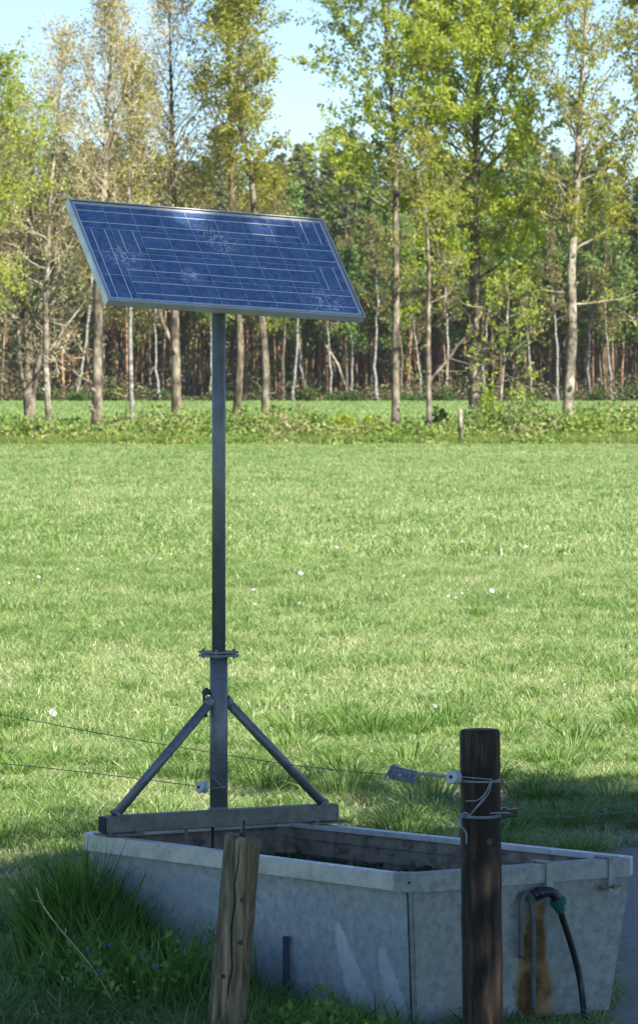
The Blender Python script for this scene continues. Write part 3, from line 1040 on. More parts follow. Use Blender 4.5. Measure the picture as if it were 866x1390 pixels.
bp = [birch(121, 13, .11), birch(122, 11, .10), birch(123, 14, .12)]
BX = [(218, -.10, 'white birch leaning left, seen between the thin white birch and the forked grey tree'),
      (286, .03, 'pale birch stem at the wood edge just left of the panel pole'),
      (398, .02, 'faint pale birch stem left of the leaning birch under the panel'),
      (418, -.16, 'white birch stem leaning left below the right half of the panel'),
      (450, -.03, 'upright pale birch stem below the right part of the panel'),
      (478, -.05, 'whitish birch stem just left of the bright bush'),
      (512, -.04, 'white forked birch just left of the straight leafy tree'),
      (573, -.09, 'pale birch leaning left right beside the thin grey tree'),
      (606, -.03, 'pale birch stem between the thin grey tree and the thickest trunk'),
      (657, .0, 'thin pale birch close behind the thickest trunk'),
      (722, -.05, 'left one of two birches standing close together left of the curving pale trunk'),
      (757, -.07, 'birch stem just left of the curving pale trunk, nearly touching it'),
      (800, -.03, 'thin dark grey birch stem right of the curving pale trunk'),
      (830, -.06, 'whitish birch stem near the right edge of the picture'),
      (105, .10, 'birch stem leaning right behind the slim pale tree at the left')]
for i, (bx, tl_, lab) in enumerate(BX):
    d_ = 379 + rw.uniform(-1, 3)
    p_ = bp[i % 3]
    if i < 3:
        o = p_; o.location = (tx(bx, d_), d_, 0); o.rotation_euler = (0, tl_, 0); o['label'] = lab
        s_ = 1
    else:
        o = copy_tree(p_, (tx(bx, d_), d_, 0), 0, rw.uniform(.85, 1.1), lab, tilt=tl_)
# fallen stem
b = B()
p0 = px(472, 536, 380); p1 = px(434, 455, 379)
b.tube([p0, (p0 + p1) / 2 + Vector((.3, 0, .1)), p1], [.13, .11, .07], 7)
p2 = px(455, 500, 379.5)
b.tube([p2, p2 + Vector((-.8, 0, 1.9))], [.05, .03], 5)
tag(b.build('leaning_dead_stem', 'bark_pale'), 'bare pale dead stem leaning steeply left at the wood edge, below the panel', 'dead tree')

# light green young trees in front of the pines
dcolor = [(385, 379, 1.0, 'bright green rounded tree at the wood edge just right of the panel pole'),
          (470, 381, .95, 'bright green tree at the wood edge behind the right end of the panel'),
          (545, 380, .85, 'green tree at the wood edge behind the straight leafy trunk'),
          (300, 382, .9, 'green tree at the wood edge behind the middle of the panel'),
          (700, 381, 1.0, 'green tree at the wood edge between the thickest and the curving trunk'),
          (820, 380, 1.0, 'green tree at the wood edge close to the right side')]
for i, (bx, d_, s_, lab) in enumerate(dcolor):
    copy_tree(dec[i % 3], (tx(bx, d_), d_, 0), i * 1.3, s_, lab)


def bush_mesh(seed, rx, rz, n_, size, g_tone=(0, 1)):
    g = np.random.default_rng(seed)
    # several lobes, more leaves near the outside
    lobes = [(g.normal() * rx * .30, g.normal() * rx * .30, rz * g.uniform(.35, .6), g.uniform(.45, .65)) for _ in range(7)]
    C = []
    for lx, ly, lz, lr in lobes:
        k = n_ // 7
        v_ = g.normal(size=(k, 3)); v_ /= np.linalg.norm(v_, axis=1)[:, None]
        v_ *= (g.random(k) ** .4)[:, None] * lr
        C.append(np.array([lx, ly, lz]) + v_ * np.array([rx, rx, rz * .95]))
    C = np.concatenate(C); C[:, 2] = np.abs(C[:, 2])
    V, F, T = leaf_quads(C, size, g, g_tone[0] + (g_tone[1] - g_tone[0]) * g.random(len(C)), .3, .7)
    st = [branch(g, (0, 0, 0), (g.normal() * .5, g.normal() * .5, 1), rz * .9, .02 * rz, 4, .15, 0) for _ in range(9)]
    V1, F1 = tubes_np(st, 4)
    return np_mesh('leaf_mass', V, [F], T), np_mesh('stem', V1, [F1])


def bush(name, loc, rx, rz, seed, mat, label, n_=1500, size=.13, group=None, mats=None, cat='bush'):
    r_ = empty(name, loc, label, cat, group)
    a_, s_ = bush_mesh(seed, rx, rz, n_, size)
    link_mesh('leaf_mass', a_, mat, r_)
    link_mesh('stem', s_, 'twig', r_)
    return r_


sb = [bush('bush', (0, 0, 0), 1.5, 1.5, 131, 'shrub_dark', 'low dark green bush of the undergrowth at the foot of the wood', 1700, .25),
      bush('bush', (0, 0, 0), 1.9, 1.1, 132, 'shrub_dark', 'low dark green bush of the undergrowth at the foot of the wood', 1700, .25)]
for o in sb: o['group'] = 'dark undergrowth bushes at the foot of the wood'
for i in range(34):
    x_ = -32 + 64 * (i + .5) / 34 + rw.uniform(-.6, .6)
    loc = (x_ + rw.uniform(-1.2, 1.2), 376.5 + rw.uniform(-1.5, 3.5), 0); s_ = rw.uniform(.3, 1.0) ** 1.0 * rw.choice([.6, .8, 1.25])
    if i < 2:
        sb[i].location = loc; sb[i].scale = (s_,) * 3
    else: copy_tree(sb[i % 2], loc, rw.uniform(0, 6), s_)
# leafy middle storey between the stems
g = np.random.default_rng(65)
n_ = 60000
X = g.uniform(-34, 34, n_); Y = g.uniform(381, 399, n_); Z = .8 + 10 * g.random(n_) ** .8
kp = (vnoise(X + 3 * vnoise(X, Z, 2.), Z + Y * .6, 2.2) + .5 * vnoise(X, Z + 30, .8) + .03 * Z) > .98
X, Y, Z = X[kp], Y[kp], Z[kp]
V, F, T = leaf_quads(np.stack([X, Y, Z], 1), .24, g, g.random(len(X)) * .75, .3, .6)
tag(link_mesh('middle_storey', np_mesh('middle_storey', V, [F], T), 'leaf_mid'), 'loose green leaves of the middle storey between the stems of the wood', 'foliage', kind='stuff')
# dry undergrowth behind
g = np.random.default_rng(66)
n_ = 30000
X = g.uniform(-34, 34, n_); Y = g.uniform(378, 392, n_)
C = np.stack([X, Y, (.2 + 2.6 * vnoise(X, Y, 3.) ** 1.5) * g.random(n_)], 1)
V, F, T = leaf_quads(C, .26, g, g.random(n_), .2, .5)
tag(link_mesh('undergrowth', np_mesh('undergrowth', V, [F], T), leaf_mat('undergrowth_mix', [(0, (0.04, 0.08, 0.02)), (.5, (0.09, 0.12, 0.03)), (.7, (0.17, 0.12, 0.07)), (1, (0.26, 0.19, 0.12))], .25)),
    'tangled low undergrowth between the stems of the wood', 'undergrowth', kind='stuff')

# ------------------------------------------------------------------ rough hedge bank between the two meadows
g = np.random.default_rng(67)
n_ = 44000
X = g.uniform(-14, 14, n_); Y = 152 + 14.5 * g.random(n_)
hgt = (.24 + .60 * vnoise(X, Y, 1.1) ** 1.3 + .25 * vnoise(X, Y + 20, .4)) * np.clip((Y - 151.6 - 1.2 * vnoise(X, Y * 0, 1.3)) / 2.5, .12, 1) * np.clip((167 - Y) / 2, .3, 1)
hgt *= .62 + .95 * (vnoise(X, Y * 0 + 7, 2.3))
C = np.stack([X, Y, hgt * g.random(n_) ** .6], 1)
tn = np.clip(.25 + .5 * vnoise(X, Y, .8) + .35 * (g.random(n_) - .4), 0, .86)
br = vnoise(X + 44, Y, 1.6) > .70
tn[br & (g.random(n_) < .35)] = .97
V, F, T = leaf_quads(C, .14, g, tn, .3, .6)
tag(link_mesh('bank_plants', np_mesh('bank_plants', V, [F], T), 'verge'), 'rough weeds, nettles and brambles on the bank below the tree row', 'weeds', kind='stuff')
n_ = 80000
X = g.uniform(-14, 14, n_); Y = 151.4 + 1.6 * vnoise(X, X * 0, .9) + .8 * vnoise(X, X * 0 + 5, 3.1) + 13 * g.random(n_) ** 1.15
blades('tall_bank_grass', X, Y, .16 + .40 * vnoise(X, Y, 1.4) * g.random(n_) + .10, .018 + 0 * X, np.clip(.3 + .6 * g.random(n_), 0, .95), .9, 'verge', 68,
       label='tall grass standing among the weeds of the bank', cat='grass')

vb = [(470, 157, .5, 1.0, 'leaf_fresh', 'small bright yellow green bush on the bank, under the panel right end'),
      (502, 158, .4, .9, 'leaf_fresh', 'smaller thin green bush right of the brightest one'),
      (432, 156, .55, .9, 'leaf_mid', 'dull green bush on the bank left of the bright yellow green one'),
      (700, 156, 1.7, 1.6, 'leaf_mid', 'wide green bush on the bank between the young slim tree and the curving trunk'),
      (664, 157, .5, 1.7, 'leaf_fresh', 'tall leafy growth at the foot of the thickest trunk'),
      (600, 160, .35, 1.15, 'shrub_dark', 'dark little bush left of the thickest trunk base'),
      (848, 163, 1.3, 1.2, 'shrub_dark', 'dark bush on the bank at the right edge'),
      (130, 157, .8, .65, 'leaf_mid', 'low green bush at the foot of the knobbly grey trunk'),
      (30, 156, 1.0, .8, 'leaf_mid', 'low green bush on the bank at the left edge'),
      (790, 157, 1.0, 1.0, 'leaf_fresh', 'light green bush on the bank just right of the curving pale trunk'),
      (560, 157, .7, .8, 'leaf_mid', 'green bush on the bank between the straight leafy tree and the thin grey tree'),
      (742, 157, .5, .85, 'shrub_dark', 'small dark bush just left of the curving pale trunk')]
for i, (bx, d_, rx, rz, mt, lab) in enumerate(vb):
    bush('bush', (tx(bx, d_), d_, 0), rx, rz, 140 + i, mt, lab, 900, .13, 'bushes on the hedge bank')

# thin weathered stake at the foot of the bank
b = B()
p = Vector((tx(624.5, 153), 153, 0))
b.tube([p, p + Vector((.01, 0, .6)), p + Vector((-.01, 0, 1.17))], [.075, .07, .065], 8, wob=.1, seed=2)
tag(b.build('fence_post', 'bark_pale', origin=p), 'short pale wooden stake alone at the foot of the hedge bank', 'fence post')

# ------------------------------------------------------------------ the air between the camera and the wood
b = B()
b.box((0, 215, 14), (240, 560, 30))
hz = b.build('haze', [])
m = bpy.data.materials.new('haze_air'); m.use_nodes = True
t = m.node_tree
t.nodes.remove(t.nodes['Principled BSDF'])
pv = N(t, 'ShaderNodeVolumePrincipled')
pv.inputs['Color'].default_value = (0.86, 0.92, 1.0, 1)
pv.inputs['Density'].default_value = 0.00008
pv.inputs['Anisotropy'].default_value = 0.2
t.links.new(pv.outputs[0], t.nodes['Material Output'].inputs['Volume'])
hz.data.materials.append(m)
tag(hz, 'thin spring haze lying over the meadow', 'haze', kind='stuff')

# ------------------------------------------------------------------ trees behind the camera that shade the trough
G4 = 'big trees beside the photographer'
SHADE = [((6.3, 9.4), 11.4, 4.9, 201, 'big leafy tree off to the right, its shade lying over the left of the trough'),
         ((11.0, 13.0), 11.5, 4.6, 202, 'big leafy tree off to the right, its shade lying over the right of the trough')]
for (sx, sy), H_, cr, sd_, lab in SHADE:
    tree('broadleaf_tree', sx, sy, H_, .28, sd_, 'bark_brown', 'leaf_shade', lab, group=G4, base=.36, crown=cr, nbr=44, leafn=26000, leafs=.30,
         twig_n=5, elev=(.1, .9), leaf_r=.5)

# ------------------------------------------------------------------ the water trough
troot = empty('water_trough', (0.1, 17.9, 0), 'long galvanised livestock water trough with dark water inside', 'water trough')
O0 = Vector(troot.location)


def part(b, name, mats, parent, bevel=0):
    o = b.build(name, mats, None, bevel)
    root_ = parent
    off = Vector(root_.location)
    if root_.parent is not None: off = off + Vector(root_.parent.location)
    o.data.transform(Matrix.Translation(-off))
    o.parent = root_
    return o


TOPO = poly_inset(RIM, .022)                       # wall top just inside the lip
side_in = [.16, .05, .05, .10]                     # the ends and sides slope inwards to the foot


def shrink(P4, dl):                                # move each side inwards by its own distance
    out_ = []
    n_ = 4
    lines = []
    for i in range(4):
        a, b_ = P4[i], P4[(i + 1) % 4]
        e = (b_ - a).normalized(); nn = Vector((-e.y, e.x, 0))
        lines.append((a + nn * dl[i], e))
    for i in range(4):
        (p, e), (q, f_) = lines[i - 1], lines[i]
        den = e.x * f_.y - e.y * f_.x
        t_ = ((q.x - p.x) * f_.y - (q.y - p.y) * f_.x) / den
        out_.append(p + e * t_)
    return out_


T4 = shrink(TR, [.022] * 4)
# sides in order: A-B near long side, B-D right end, D-C far long side, C-A left end
BOT4 = shrink(TR, [.085, .075, .085, .17])
TOPc = chamfer(T4, .012)
BOTc = chamfer(BOT4, .010)
ZT, ZB = ZR - .004, 0.03
n8 = len(TOPc)
b = B()
vs = [v + Vector((0, 0, ZT)) for v in TOPc] + [v + Vector((0, 0, ZB)) for v in BOTc]
mi_side = []
for i in range(n8):
    j = (i + 1) % n8
    b.add([vs[i + n8], vs[j + n8], vs[j], vs[i]], [(0, 1, 2, 3)], 0)
part(b, 'side_wall', ['trough'], troot)
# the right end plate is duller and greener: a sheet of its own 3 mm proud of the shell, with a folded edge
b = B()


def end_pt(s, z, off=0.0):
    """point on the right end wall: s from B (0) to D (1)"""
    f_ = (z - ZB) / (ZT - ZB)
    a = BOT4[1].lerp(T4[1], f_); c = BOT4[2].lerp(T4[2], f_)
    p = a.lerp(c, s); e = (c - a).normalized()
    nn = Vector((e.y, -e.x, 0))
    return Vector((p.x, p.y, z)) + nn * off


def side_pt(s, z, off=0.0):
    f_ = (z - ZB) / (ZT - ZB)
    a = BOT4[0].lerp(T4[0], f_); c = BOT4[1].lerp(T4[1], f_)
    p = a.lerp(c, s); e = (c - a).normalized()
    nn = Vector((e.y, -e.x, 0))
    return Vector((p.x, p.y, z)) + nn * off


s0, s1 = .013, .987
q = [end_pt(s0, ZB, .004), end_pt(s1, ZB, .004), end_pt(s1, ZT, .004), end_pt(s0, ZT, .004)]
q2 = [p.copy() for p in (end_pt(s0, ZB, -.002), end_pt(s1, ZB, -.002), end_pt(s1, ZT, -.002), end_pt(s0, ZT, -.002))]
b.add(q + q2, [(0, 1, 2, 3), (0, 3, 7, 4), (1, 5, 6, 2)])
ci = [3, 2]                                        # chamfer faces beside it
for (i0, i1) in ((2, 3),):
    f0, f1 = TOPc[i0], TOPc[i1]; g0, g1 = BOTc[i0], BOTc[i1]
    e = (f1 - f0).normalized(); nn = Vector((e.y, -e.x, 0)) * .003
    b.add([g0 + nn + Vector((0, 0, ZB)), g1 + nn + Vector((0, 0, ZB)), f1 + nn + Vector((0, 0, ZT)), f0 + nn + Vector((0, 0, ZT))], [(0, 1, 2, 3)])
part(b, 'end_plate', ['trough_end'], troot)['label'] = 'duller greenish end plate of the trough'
b = B()
i0 = 2
f0, g0 = TOPc[i0], BOTc[i0]
e = (TOPc[3] - f0).normalized(); nn = Vector((e.y, -e.x, 0)) * .005
ft_ = (ZR - .066 - ZB) / (ZT - ZB)
b.tube([g0 + nn + Vector((0, 0, ZB)), g0.lerp(f0, ft_) + nn + Vector((0, 0, ZR - .066))], .003, 6)
part(b, 'seam', ['seal'], troot)
# inner faces, floor and water
b = B()
IT = shrink(TR, [.030] * 4); IB = shrink(TR, [.095, .085, .095, .18])
ITc, IBc = chamfer(IT, .05), chamfer(IB, .04)
for i in range(n8):
    j = (i + 1) % n8
    b.add([ITc[i] + Vector((0, 0, ZT)), ITc[j] + Vector((0, 0, ZT)), IBc[j] + Vector((0, 0, .05)), IBc[i] + Vector((0, 0, .05))], [(0, 1, 2, 3)])
b.add([p + Vector((0, 0, .05)) for p in IBc], [tuple(range(n8))])
part(b, 'inner_lining', ['trough_in'], troot)
WZ = .465
b = B()
f_ = (WZ - .05) / (ZT - .05)
WP = [IBc[i].lerp(ITc[i], f_) for i in range(n8)]
WP = [p + (p - Vector((.1, 17.9, 0))).normalized() * -.004 for p in WP]
cw = sum(WP, Vector()) / n8
b.add([cw + Vector((0, 0, WZ))] + [p + Vector((0, 0, WZ)) for p in WP], [(0, 1 + i, 1 + (i + 1) % n8) for i in range(n8)])
o = b.build('water', ['water']); tag(o, kind='structure')
# folded rim: box section lip
def rim_piece(P_out, P_in, idx, name, mat, z0=ZR - .062, z1=ZR, drop=.0):
    b = B()
    for i in idx:
        j = (i + 1) % n8
        a, c = P_out[i], P_out[j]; d, e_ = P_in[i], P_in[j]
        Z0, Z1 = Vector((0, 0, z0)), Vector((0, 0, z1))
        b.add([a + Z0, c + Z0, c + Z1, a + Z1], [(0, 1, 2, 3)])
        b.add([a + Z1, c + Z1, e_ + Z1, d + Z1], [(0, 1, 2, 3)])
        b.add([d + Z1, e_ + Z1, e_ + Vector((0, 0, z1 - .02)), d + Vector((0, 0, z1 - .02))], [(0, 1, 2, 3)])
        b.add([a + Z0, d + Z0, e_ + Z0, c + Z0], [(0, 1, 2, 3)])
    return b


RI = poly_inset(RIM, .046)
b = rim_piece(RIM, RI, range(n8), 'rim', 'rim')
me_o = part(b, 'rim', ['rim'], troot)
# overlapping corner cap of the rim with a rivet
RO2 = poly_inset(RIM, -.003); RI2 = poly_inset(RIM, .049)
a3 = RO2[3].lerp(RO2[4], .62)
b = rim_piece(RO2, RI2, [2], 'x', 'rim', ZR - .064, ZR + .003)
for (a, c, d, e_) in ((RO2[2].lerp(RO2[1], .012), RO2[2], RI2[2].lerp(RI2[1], .012), RI2[2]), (RO2[3], RO2[3].lerp(RO2[4], .985), RI2[3], RI2[3].lerp(RI2[4], .985))):
    Z0, Z1 = Vector((0, 0, ZR - .064)), Vector((0, 0, ZR + .003))
    b.add([a + Z0, c + Z0, c + Z1, a + Z1], [(0, 1, 2, 3)])
    b.add([a + Z1, c + Z1, e_ + Z1, d + Z1], [(0, 1, 2, 3)])
cc = part(b, 'rim_end_cap', ['trough_end'], troot)
cc['label'] = 'greener rim piece folded round the near corner and right end'
b = B()
rp = RO2[2].lerp(RO2[3], .5) + Vector((0, 0, ZR - .030))
b.lathe(rp, (RO2[3] - RO2[2]).cross(Vector((0, 0, 1))), [(-.004, .005), (.003, .005), (.005, .003)], 8)
part(b, 'rivet', ['seal'], troot)
# clamps over the right end rim, and the pipework
def clamp(s):
    c0 = RIM[3].lerp(RIM[4], s)
    e = (RIM[4] - RIM[3]).normalized(); nn = Vector((e.y, -e.x, 0))
    b = B()
    R = Matrix((e, nn, Vector((0, 0, 1)))).transposed()
    b.box(c0 + nn * .008 + Vector((0, 0, ZR - .052)), (.030, .006, .125), R)
    b.box(c0 - nn * .032 + Vector((0, 0, ZR + .0085)), (.030, .086, .006), R)
    b.box(c0 - nn * .078 + Vector((0, 0, ZR - .010)), (.030, .006, .04), R)
    o = part(b, 'clamp', ['trough_end'], troot, .0015)
    b = B()
    b.tube([c0 + nn * .012 + e * -.052 + Vector((0, 0, ZR - .098)), c0 + nn * .012 + e * .035 + Vector((0, 0, ZR - .094))], .004, 8)
    b.lathe(c0 + nn * .012 + e * -.058 + Vector((0, 0, ZR - .098)), e, [(0, .010), (.012, .010)], 6)
    b.lathe(c0 + nn * .011 + e * .006 + Vector((0, 0, ZR - .096)), nn, [(0, .009), (.012, .009)], 6)
    bo = b.build('bolt', ['brass'])
    bo.data.transform(Matrix.Translation(-O0)); bo.parent = o


clamp(.595)
clamp(.895)


def on_end(x_, y_, off=0.0):
    """photo pixel on the right end wall -> (s, z)"""
    best = None
    for i in range(200):
        s = i / 199
        z = .3
        for _ in range(6):
            p = end_pt(s, z, off)
            z = EYE - (y_ - 505) * p.y / FPX
        p = end_pt(s, z, off)
        xx = 433 + FPX * p.x / p.y
        if best is None or abs(xx - x_) < best[0]: best = (abs(xx - x_), s, z)
    return best[1], best[2]


def E(x_, y_, off):
    s, z = on_end(x_, y_, off)
    return end_pt(s, z, off)


b = B()
b.lathe(E(725, 1216, .0), E(725, 1216, .05) - E(725, 1216, 0), [(0, .026), (.02, .026), (.02, .018), (.06, .018)], 16)
P = spline([E(724, 1216, .045), E(736, 1211, .055), E(748, 1212, .058), E(756, 1222, .06)], 6)
b.tube(P, [.019] * (len(P) - 5) + [.019, .0195, .020, .0195, .019], 14)
b.tube([E(729, 1213, .05), E(736, 1211, .055)], .0225, 14)
part(b, 'inlet_elbow', ['rubber'], troot)
b = B()
d = (E(762, 1240, .062) - E(756, 1219, .06)).normalized()
b.lathe(E(756, 1219, .06), d, [(0, .019), (.004, .0265), (.028, .0265), (.030, .021), (.050, .020), (.053, .015)], 14)
cp = part(b, 'green_coupling', ['green_pl'], troot)
b = B()
for k in range(12):
    a = 2 * PI * k / 12
    u = d.cross(Vector((0, 1, 0))).normalized(); v_ = d.cross(u)
    c_ = E(756, 1219, .06) + (u * math.cos(a) + v_ * math.sin(a)) * .0265
    b.tube([c_ + d * .006, c_ + d * .027], .0022, 5)
rb = b.build('grip_rib', ['green_pl']); rb.data.transform(Matrix.Translation(-O0)); rb.parent = cp
b = B()
b.tube(spline([E(760, 1236, .062), E(765, 1252, .064), E(775, 1282, .07), E(784, 1318, .08), E(790, 1350, .10), E(794, 1392, .16)], 5), .0125, 12)
part(b, 'hose', ['rubber'], troot)
b = B()
b.tube(spline([E(707, 1300, .028), E(707, 1260, .028), E(708, 1225, .028), E(713, 1214, .028), E(719, 1217, .028), E(722, 1235, .028), E(723, 1270, .028), E(723, 1392, .028)], 5), [.010] * 36, 10)
part(b, 'grey_pipe', ['grey_pipe'], troot)


def stain(mat, P0, e, top, rows_, cols, wmul, nscale, sharp):
    # irregular stain on a wall: centre line and half width as a function of height below the point P0
    t = M[mat].node_tree; bs = t.nodes['Principled BSDF']
    tc = t.nodes.new('ShaderNodeTexCoord')
    sub = N(t, 'ShaderNodeVectorMath', operation='SUBTRACT'); t.links.new(tc.outputs['Object'], sub.inputs[0]); sub.inputs[1].default_value = tuple(P0 - O0)
    dt = N(t, 'ShaderNodeVectorMath', operation='DOT_PRODUCT'); t.links.new(sub.outputs[0], dt.inputs[0]); dt.inputs[1].default_value = tuple(e)
    sx = t.nodes.new('ShaderNodeSeparateXYZ'); t.links.new(sub.outputs[0], sx.inputs[0])
    mth = lambda op, a, b_=None, c_=None: _m(t, op, a, b_, c_)
    dz = mth('MULTIPLY', sx.outputs[2], -1.0)                       # depth below the top point
    cen = mth('MULTIPLY', dz, rows_[0]); hw = mth('MULTIPLY_ADD', dz, rows_[1], rows_[2])
    du = mth('ABSOLUTE', mth('SUBTRACT', dt.outputs['Value'], cen))
    q = mth('SUBTRACT', 1.0, mth('DIVIDE', du, hw))
    q = mth('MINIMUM', q, mth('MULTIPLY', dz, rows_[3]))
    nz = noise(t, nscale, 7, (1, 1, .55), rough=.7)
    q = mth('ADD', q, mth('MULTIPLY', mth('SUBTRACT', nz.outputs[0], .5), wmul))
    rm = ramp(t, q, [(max(0, .28 - sharp), (0, 0, 0)), (.28 + sharp, (1, 1, 1))])
    nc = noise(t, nscale * .6, 6, rough=.65)
    cr = ramp(t, nc.outputs[0], cols)
    old = bs.inputs['Base Color'].links[0].from_socket
    t.links.new(mixc(t, rm.outputs[0], old, cr.outputs[0]), bs.inputs['Base Color'])


def _m(t, op, a, b_=None, c_=None):
    n = N(t, 'ShaderNodeMath', operation=op)
    for i, v in enumerate((a, b_, c_)):
        if v is None: continue
        if isinstance(v, bpy.types.NodeSocket): t.links.new(v, n.inputs[i])
        else: n.inputs[i].default_value = v
    return n.outputs[0]


e_end = (end_pt(1, .3) - end_pt(0, .3)).normalized(); e_side = (side_pt(1, .3) - side_pt(0, .3)).normalized()
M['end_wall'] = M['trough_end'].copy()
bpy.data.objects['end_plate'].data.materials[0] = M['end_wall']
stain('end_wall', E(727, 1220, .004), e_end, 0, (.04, .20, .045, 9.0),
      [(0.34, (0.05, 0.035, 0.018)), (0.45, (0.20, 0.11, 0.035)), (0.56, (0.42, 0.27, 0.10)), (0.68, (0.40, 0.35, 0.24))], 1.5, 9, .16)
PALE = [(.3, (.70, .76, .80)), (.7, (.86, .90, .93))]
s1_, s2_ = side_pt(.772, .405, .0), side_pt(.905, .335, .0)
stain('trough', s1_, e_side, 0, (.36, .30, .014, 9.0), PALE, 1.5, 22, .06)
stain('trough', s2_, e_side, 0, (.25, .30, .014, 9.0), PALE, 1.5, 22, .06)

# algae clots floating at the far side
g = random.Random(9)
for i in range(4):
    s = .10 + .13 * i
    c_ = T4[3].lerp(T4[2], s); c_ = c_ + (T4[1] - T4[2]).normalized() * g.uniform(.10, .2)
    b = B()
    for k in range(9):
        q = c_ + Vector((g.uniform(-.07, .07), g.uniform(-.05, .05), WZ + g.uniform(-.006, .012)))
        b.lathe(q, (g.uniform(-.6, .6), g.uniform(-.6, .6), 1), [(-.008, .012), (0, .022), (.006, .014), (.012, .003)], 7)
    tag(b.build('algae_clump', 'shrub_dark'), 'dark clump of algae on the water in the trough', 'algae', 'algae clumps on the trough water')

# ------------------------------------------------------------------ the stand with the solar panel
PO = Vector((-.386, 18.467, 0))
bl = Vector((-.82, 18.20, 0)); brr = Vector((.063, 18.74, 0))
be = (brr - bl).normalized()
bn = Vector((be.y, -be.x, 0))
stand = empty('solar_panel_stand', (PO.x, PO.y, ZR), 'grey steel pole with braces on the trough, carrying the tilted blue solar panel', 'solar panel')
SO = Vector(stand.location)
b = B()
R = Matrix((be, -bn, Vector((0, 0, 1)))).transposed()
zb = ZR + .012
mid = (bl + brr) / 2
b.box(mid + Vector((0, 0, zb + .0325)), ((brr - bl).length, .062, .065), R)
part(b, 'beam', ['beam'], stand, .004)
b = B()
b.box(bl - be * .003 + Vector((0, 0, zb + .0325)), (.004, .054, .056), R)
part(b, 'beam_end_cap', ['seal'], stand)
for e_ in (bl + be * .07, brr - be * .05):
    b = B()
    b.box(e_ + Vector((0, 0, ZR + .0065)), (.17, .10, .007), R)
    b.lathe(e_ + be * .06 + bn * .040 + Vector((0, 0, ZR + .010)), (0, 0, 1), [(0, .010), (.008, .010)], 6)
    b.lathe(e_ - be * .06 + bn * .040 + Vector((0, 0, ZR + .010)), (0, 0, 1), [(0, .010), (.008, .010)], 6)
    part(b, 'mounting_plate', ['beam'], stand, .001)
zt = zb + .065
b = B()
b.tube([PO + Vector((0, 0, zt - .001)), PO + Vector((0, 0, 1.255))], .0345, 28)
b.lathe(PO + Vector((0, 0, zt)), (0, 0, 1), [(0, .044), (.006, .040), (.012, .0345)], 24)
part(b, 'lower_pole', ['pole'], stand)
b = B()
b.tube([PO + Vector((0, 0, 1.25)), PO + Vector((0, 0, 2.745))], .0262, 28)
part(b, 'upper_pole', ['pole'], stand)
b = B()
Rf = Matrix.Rotation(math.radians(38), 3, 'Z')
b.box(PO + Vector((0, 0, 1.257)), (.112, .112, .010), Rf)
b.box(PO + Vector((0, 0, 1.270)), (.110, .110, .010), Matrix.Rotation(math.radians(40), 3, 'Z'))
for k in range(4):
    a = math.radians(38 + 45 + 90 * k)
    b.lathe(PO + Vector((math.cos(a) * .060, math.sin(a) * .060, 1.247)), (0, 0, 1), [(0, .007), (.036, .007)], 6)
part(b, 'flange', ['pole'], stand, .001)
for sgn, e_ in ((-1, bl + be * .055), (1, brr - be * .055)):
    b = B()
    top = PO + be * sgn * .030 + Vector((0, 0, 1.085))
    e0_ = e_ + Vector((0, 0, zt + .002)); dd_ = (top - e0_).normalized()
    b.tube([e0_, top], .0185, 18)
    b.lathe(e0_, dd_, [(-.004, .025), (.006, .023), (.012, .0186)], 14)
    b.lathe(top, dd_, [(-.030, .0186), (-.022, .0225), (.0, .024)], 14)
    part(b, 'brace', ['pole'], stand)
b = B()
lp = PO + Vector((-.052, -.01, 1.08))
b.tube(spline([lp + Vector((.02, 0, .03)), lp + Vector((0, 0, .045)), lp + Vector((-.004, 0, 0)), lp + Vector((.004, 0, -.06))], 5), [.009] * 5 + [.006] * 11, 8)
b.lathe(lp + Vector((0, 0, .035)), (0, 1, 0), [(-.012, .013), (.012, .013)], 10)
part(b, 'latch', ['black'], stand)
# pipe and strap hanging down into the water under the beam
b = B()
b.tube([PO + bn * .005 + be * -.03 + Vector((0, 0, zb)), PO + bn * .005 + be * -.03 + Vector((0, 0, .2))], .006, 8)
part(b, 'hanging_rod', ['black'], stand)
b = B()
b.box(PO - be * .145 + Vector((0, 0, zb - .10)), (.012, .004, .2), R)
part(b, 'hanging_strap', ['beam'], stand)

# panel
pc = Vector((-.389, 18.452, 2.787))
u = Vector((.853, .519, -.051)).normalized()
n = Vector((.414, -.614, .672)); n = (n - u * n.dot(u)).normalized()
v_ = n.cross(u) * -1
if v_.z > 0: v_ = -v_
PW, PH, PT = 1.14, .531, .030
proot = bpy.data.objects.new('solar_panel', None)
proot.empty_display_size = .1
COL.objects.link(proot); proot.parent = stand
Rp = Matrix((u, -v_, n)).transposed().to_4x4()
proot.matrix_local = Matrix.Translation(pc - SO) @ Rp


def ppart(b, name, mats, bevel=0):
    return b.build(name, mats, proot, bevel)


b = B()
fw = .021
for sx in (-1, 1):
    b.box((sx * (PW / 2 - fw / 2), 0, -PT / 2), (fw, PH, PT))
for sy in (-1, 1):
    b.box((0, sy * (PH / 2 - fw / 2), -PT / 2 - .0006), (PW - 2 * fw - .0004, fw, PT))
for sx in (-1, 1):                                  # thin raised outer lip
    b.box((sx * (PW / 2 - .003), 0, .0018), (.006, PH, .0036))
for sy in (-1, 1):
    b.box((0, sy * (PH / 2 - .003), .0016), (PW - .0125, .006, .0034))
ppart(b, 'frame', ['alu'], .0012)
b = B()
for sx in (-1, 1):
    b.box((sx * (PW / 2 - .0085), 0, .0006), (.0022, PH - .012, .0012))
for sy in (-1, 1):
    b.box((0, sy * (PH / 2 - .0085), .0006), (PW - .022, .0022, .0012))
ppart(b, 'frame_groove', ['seal'])
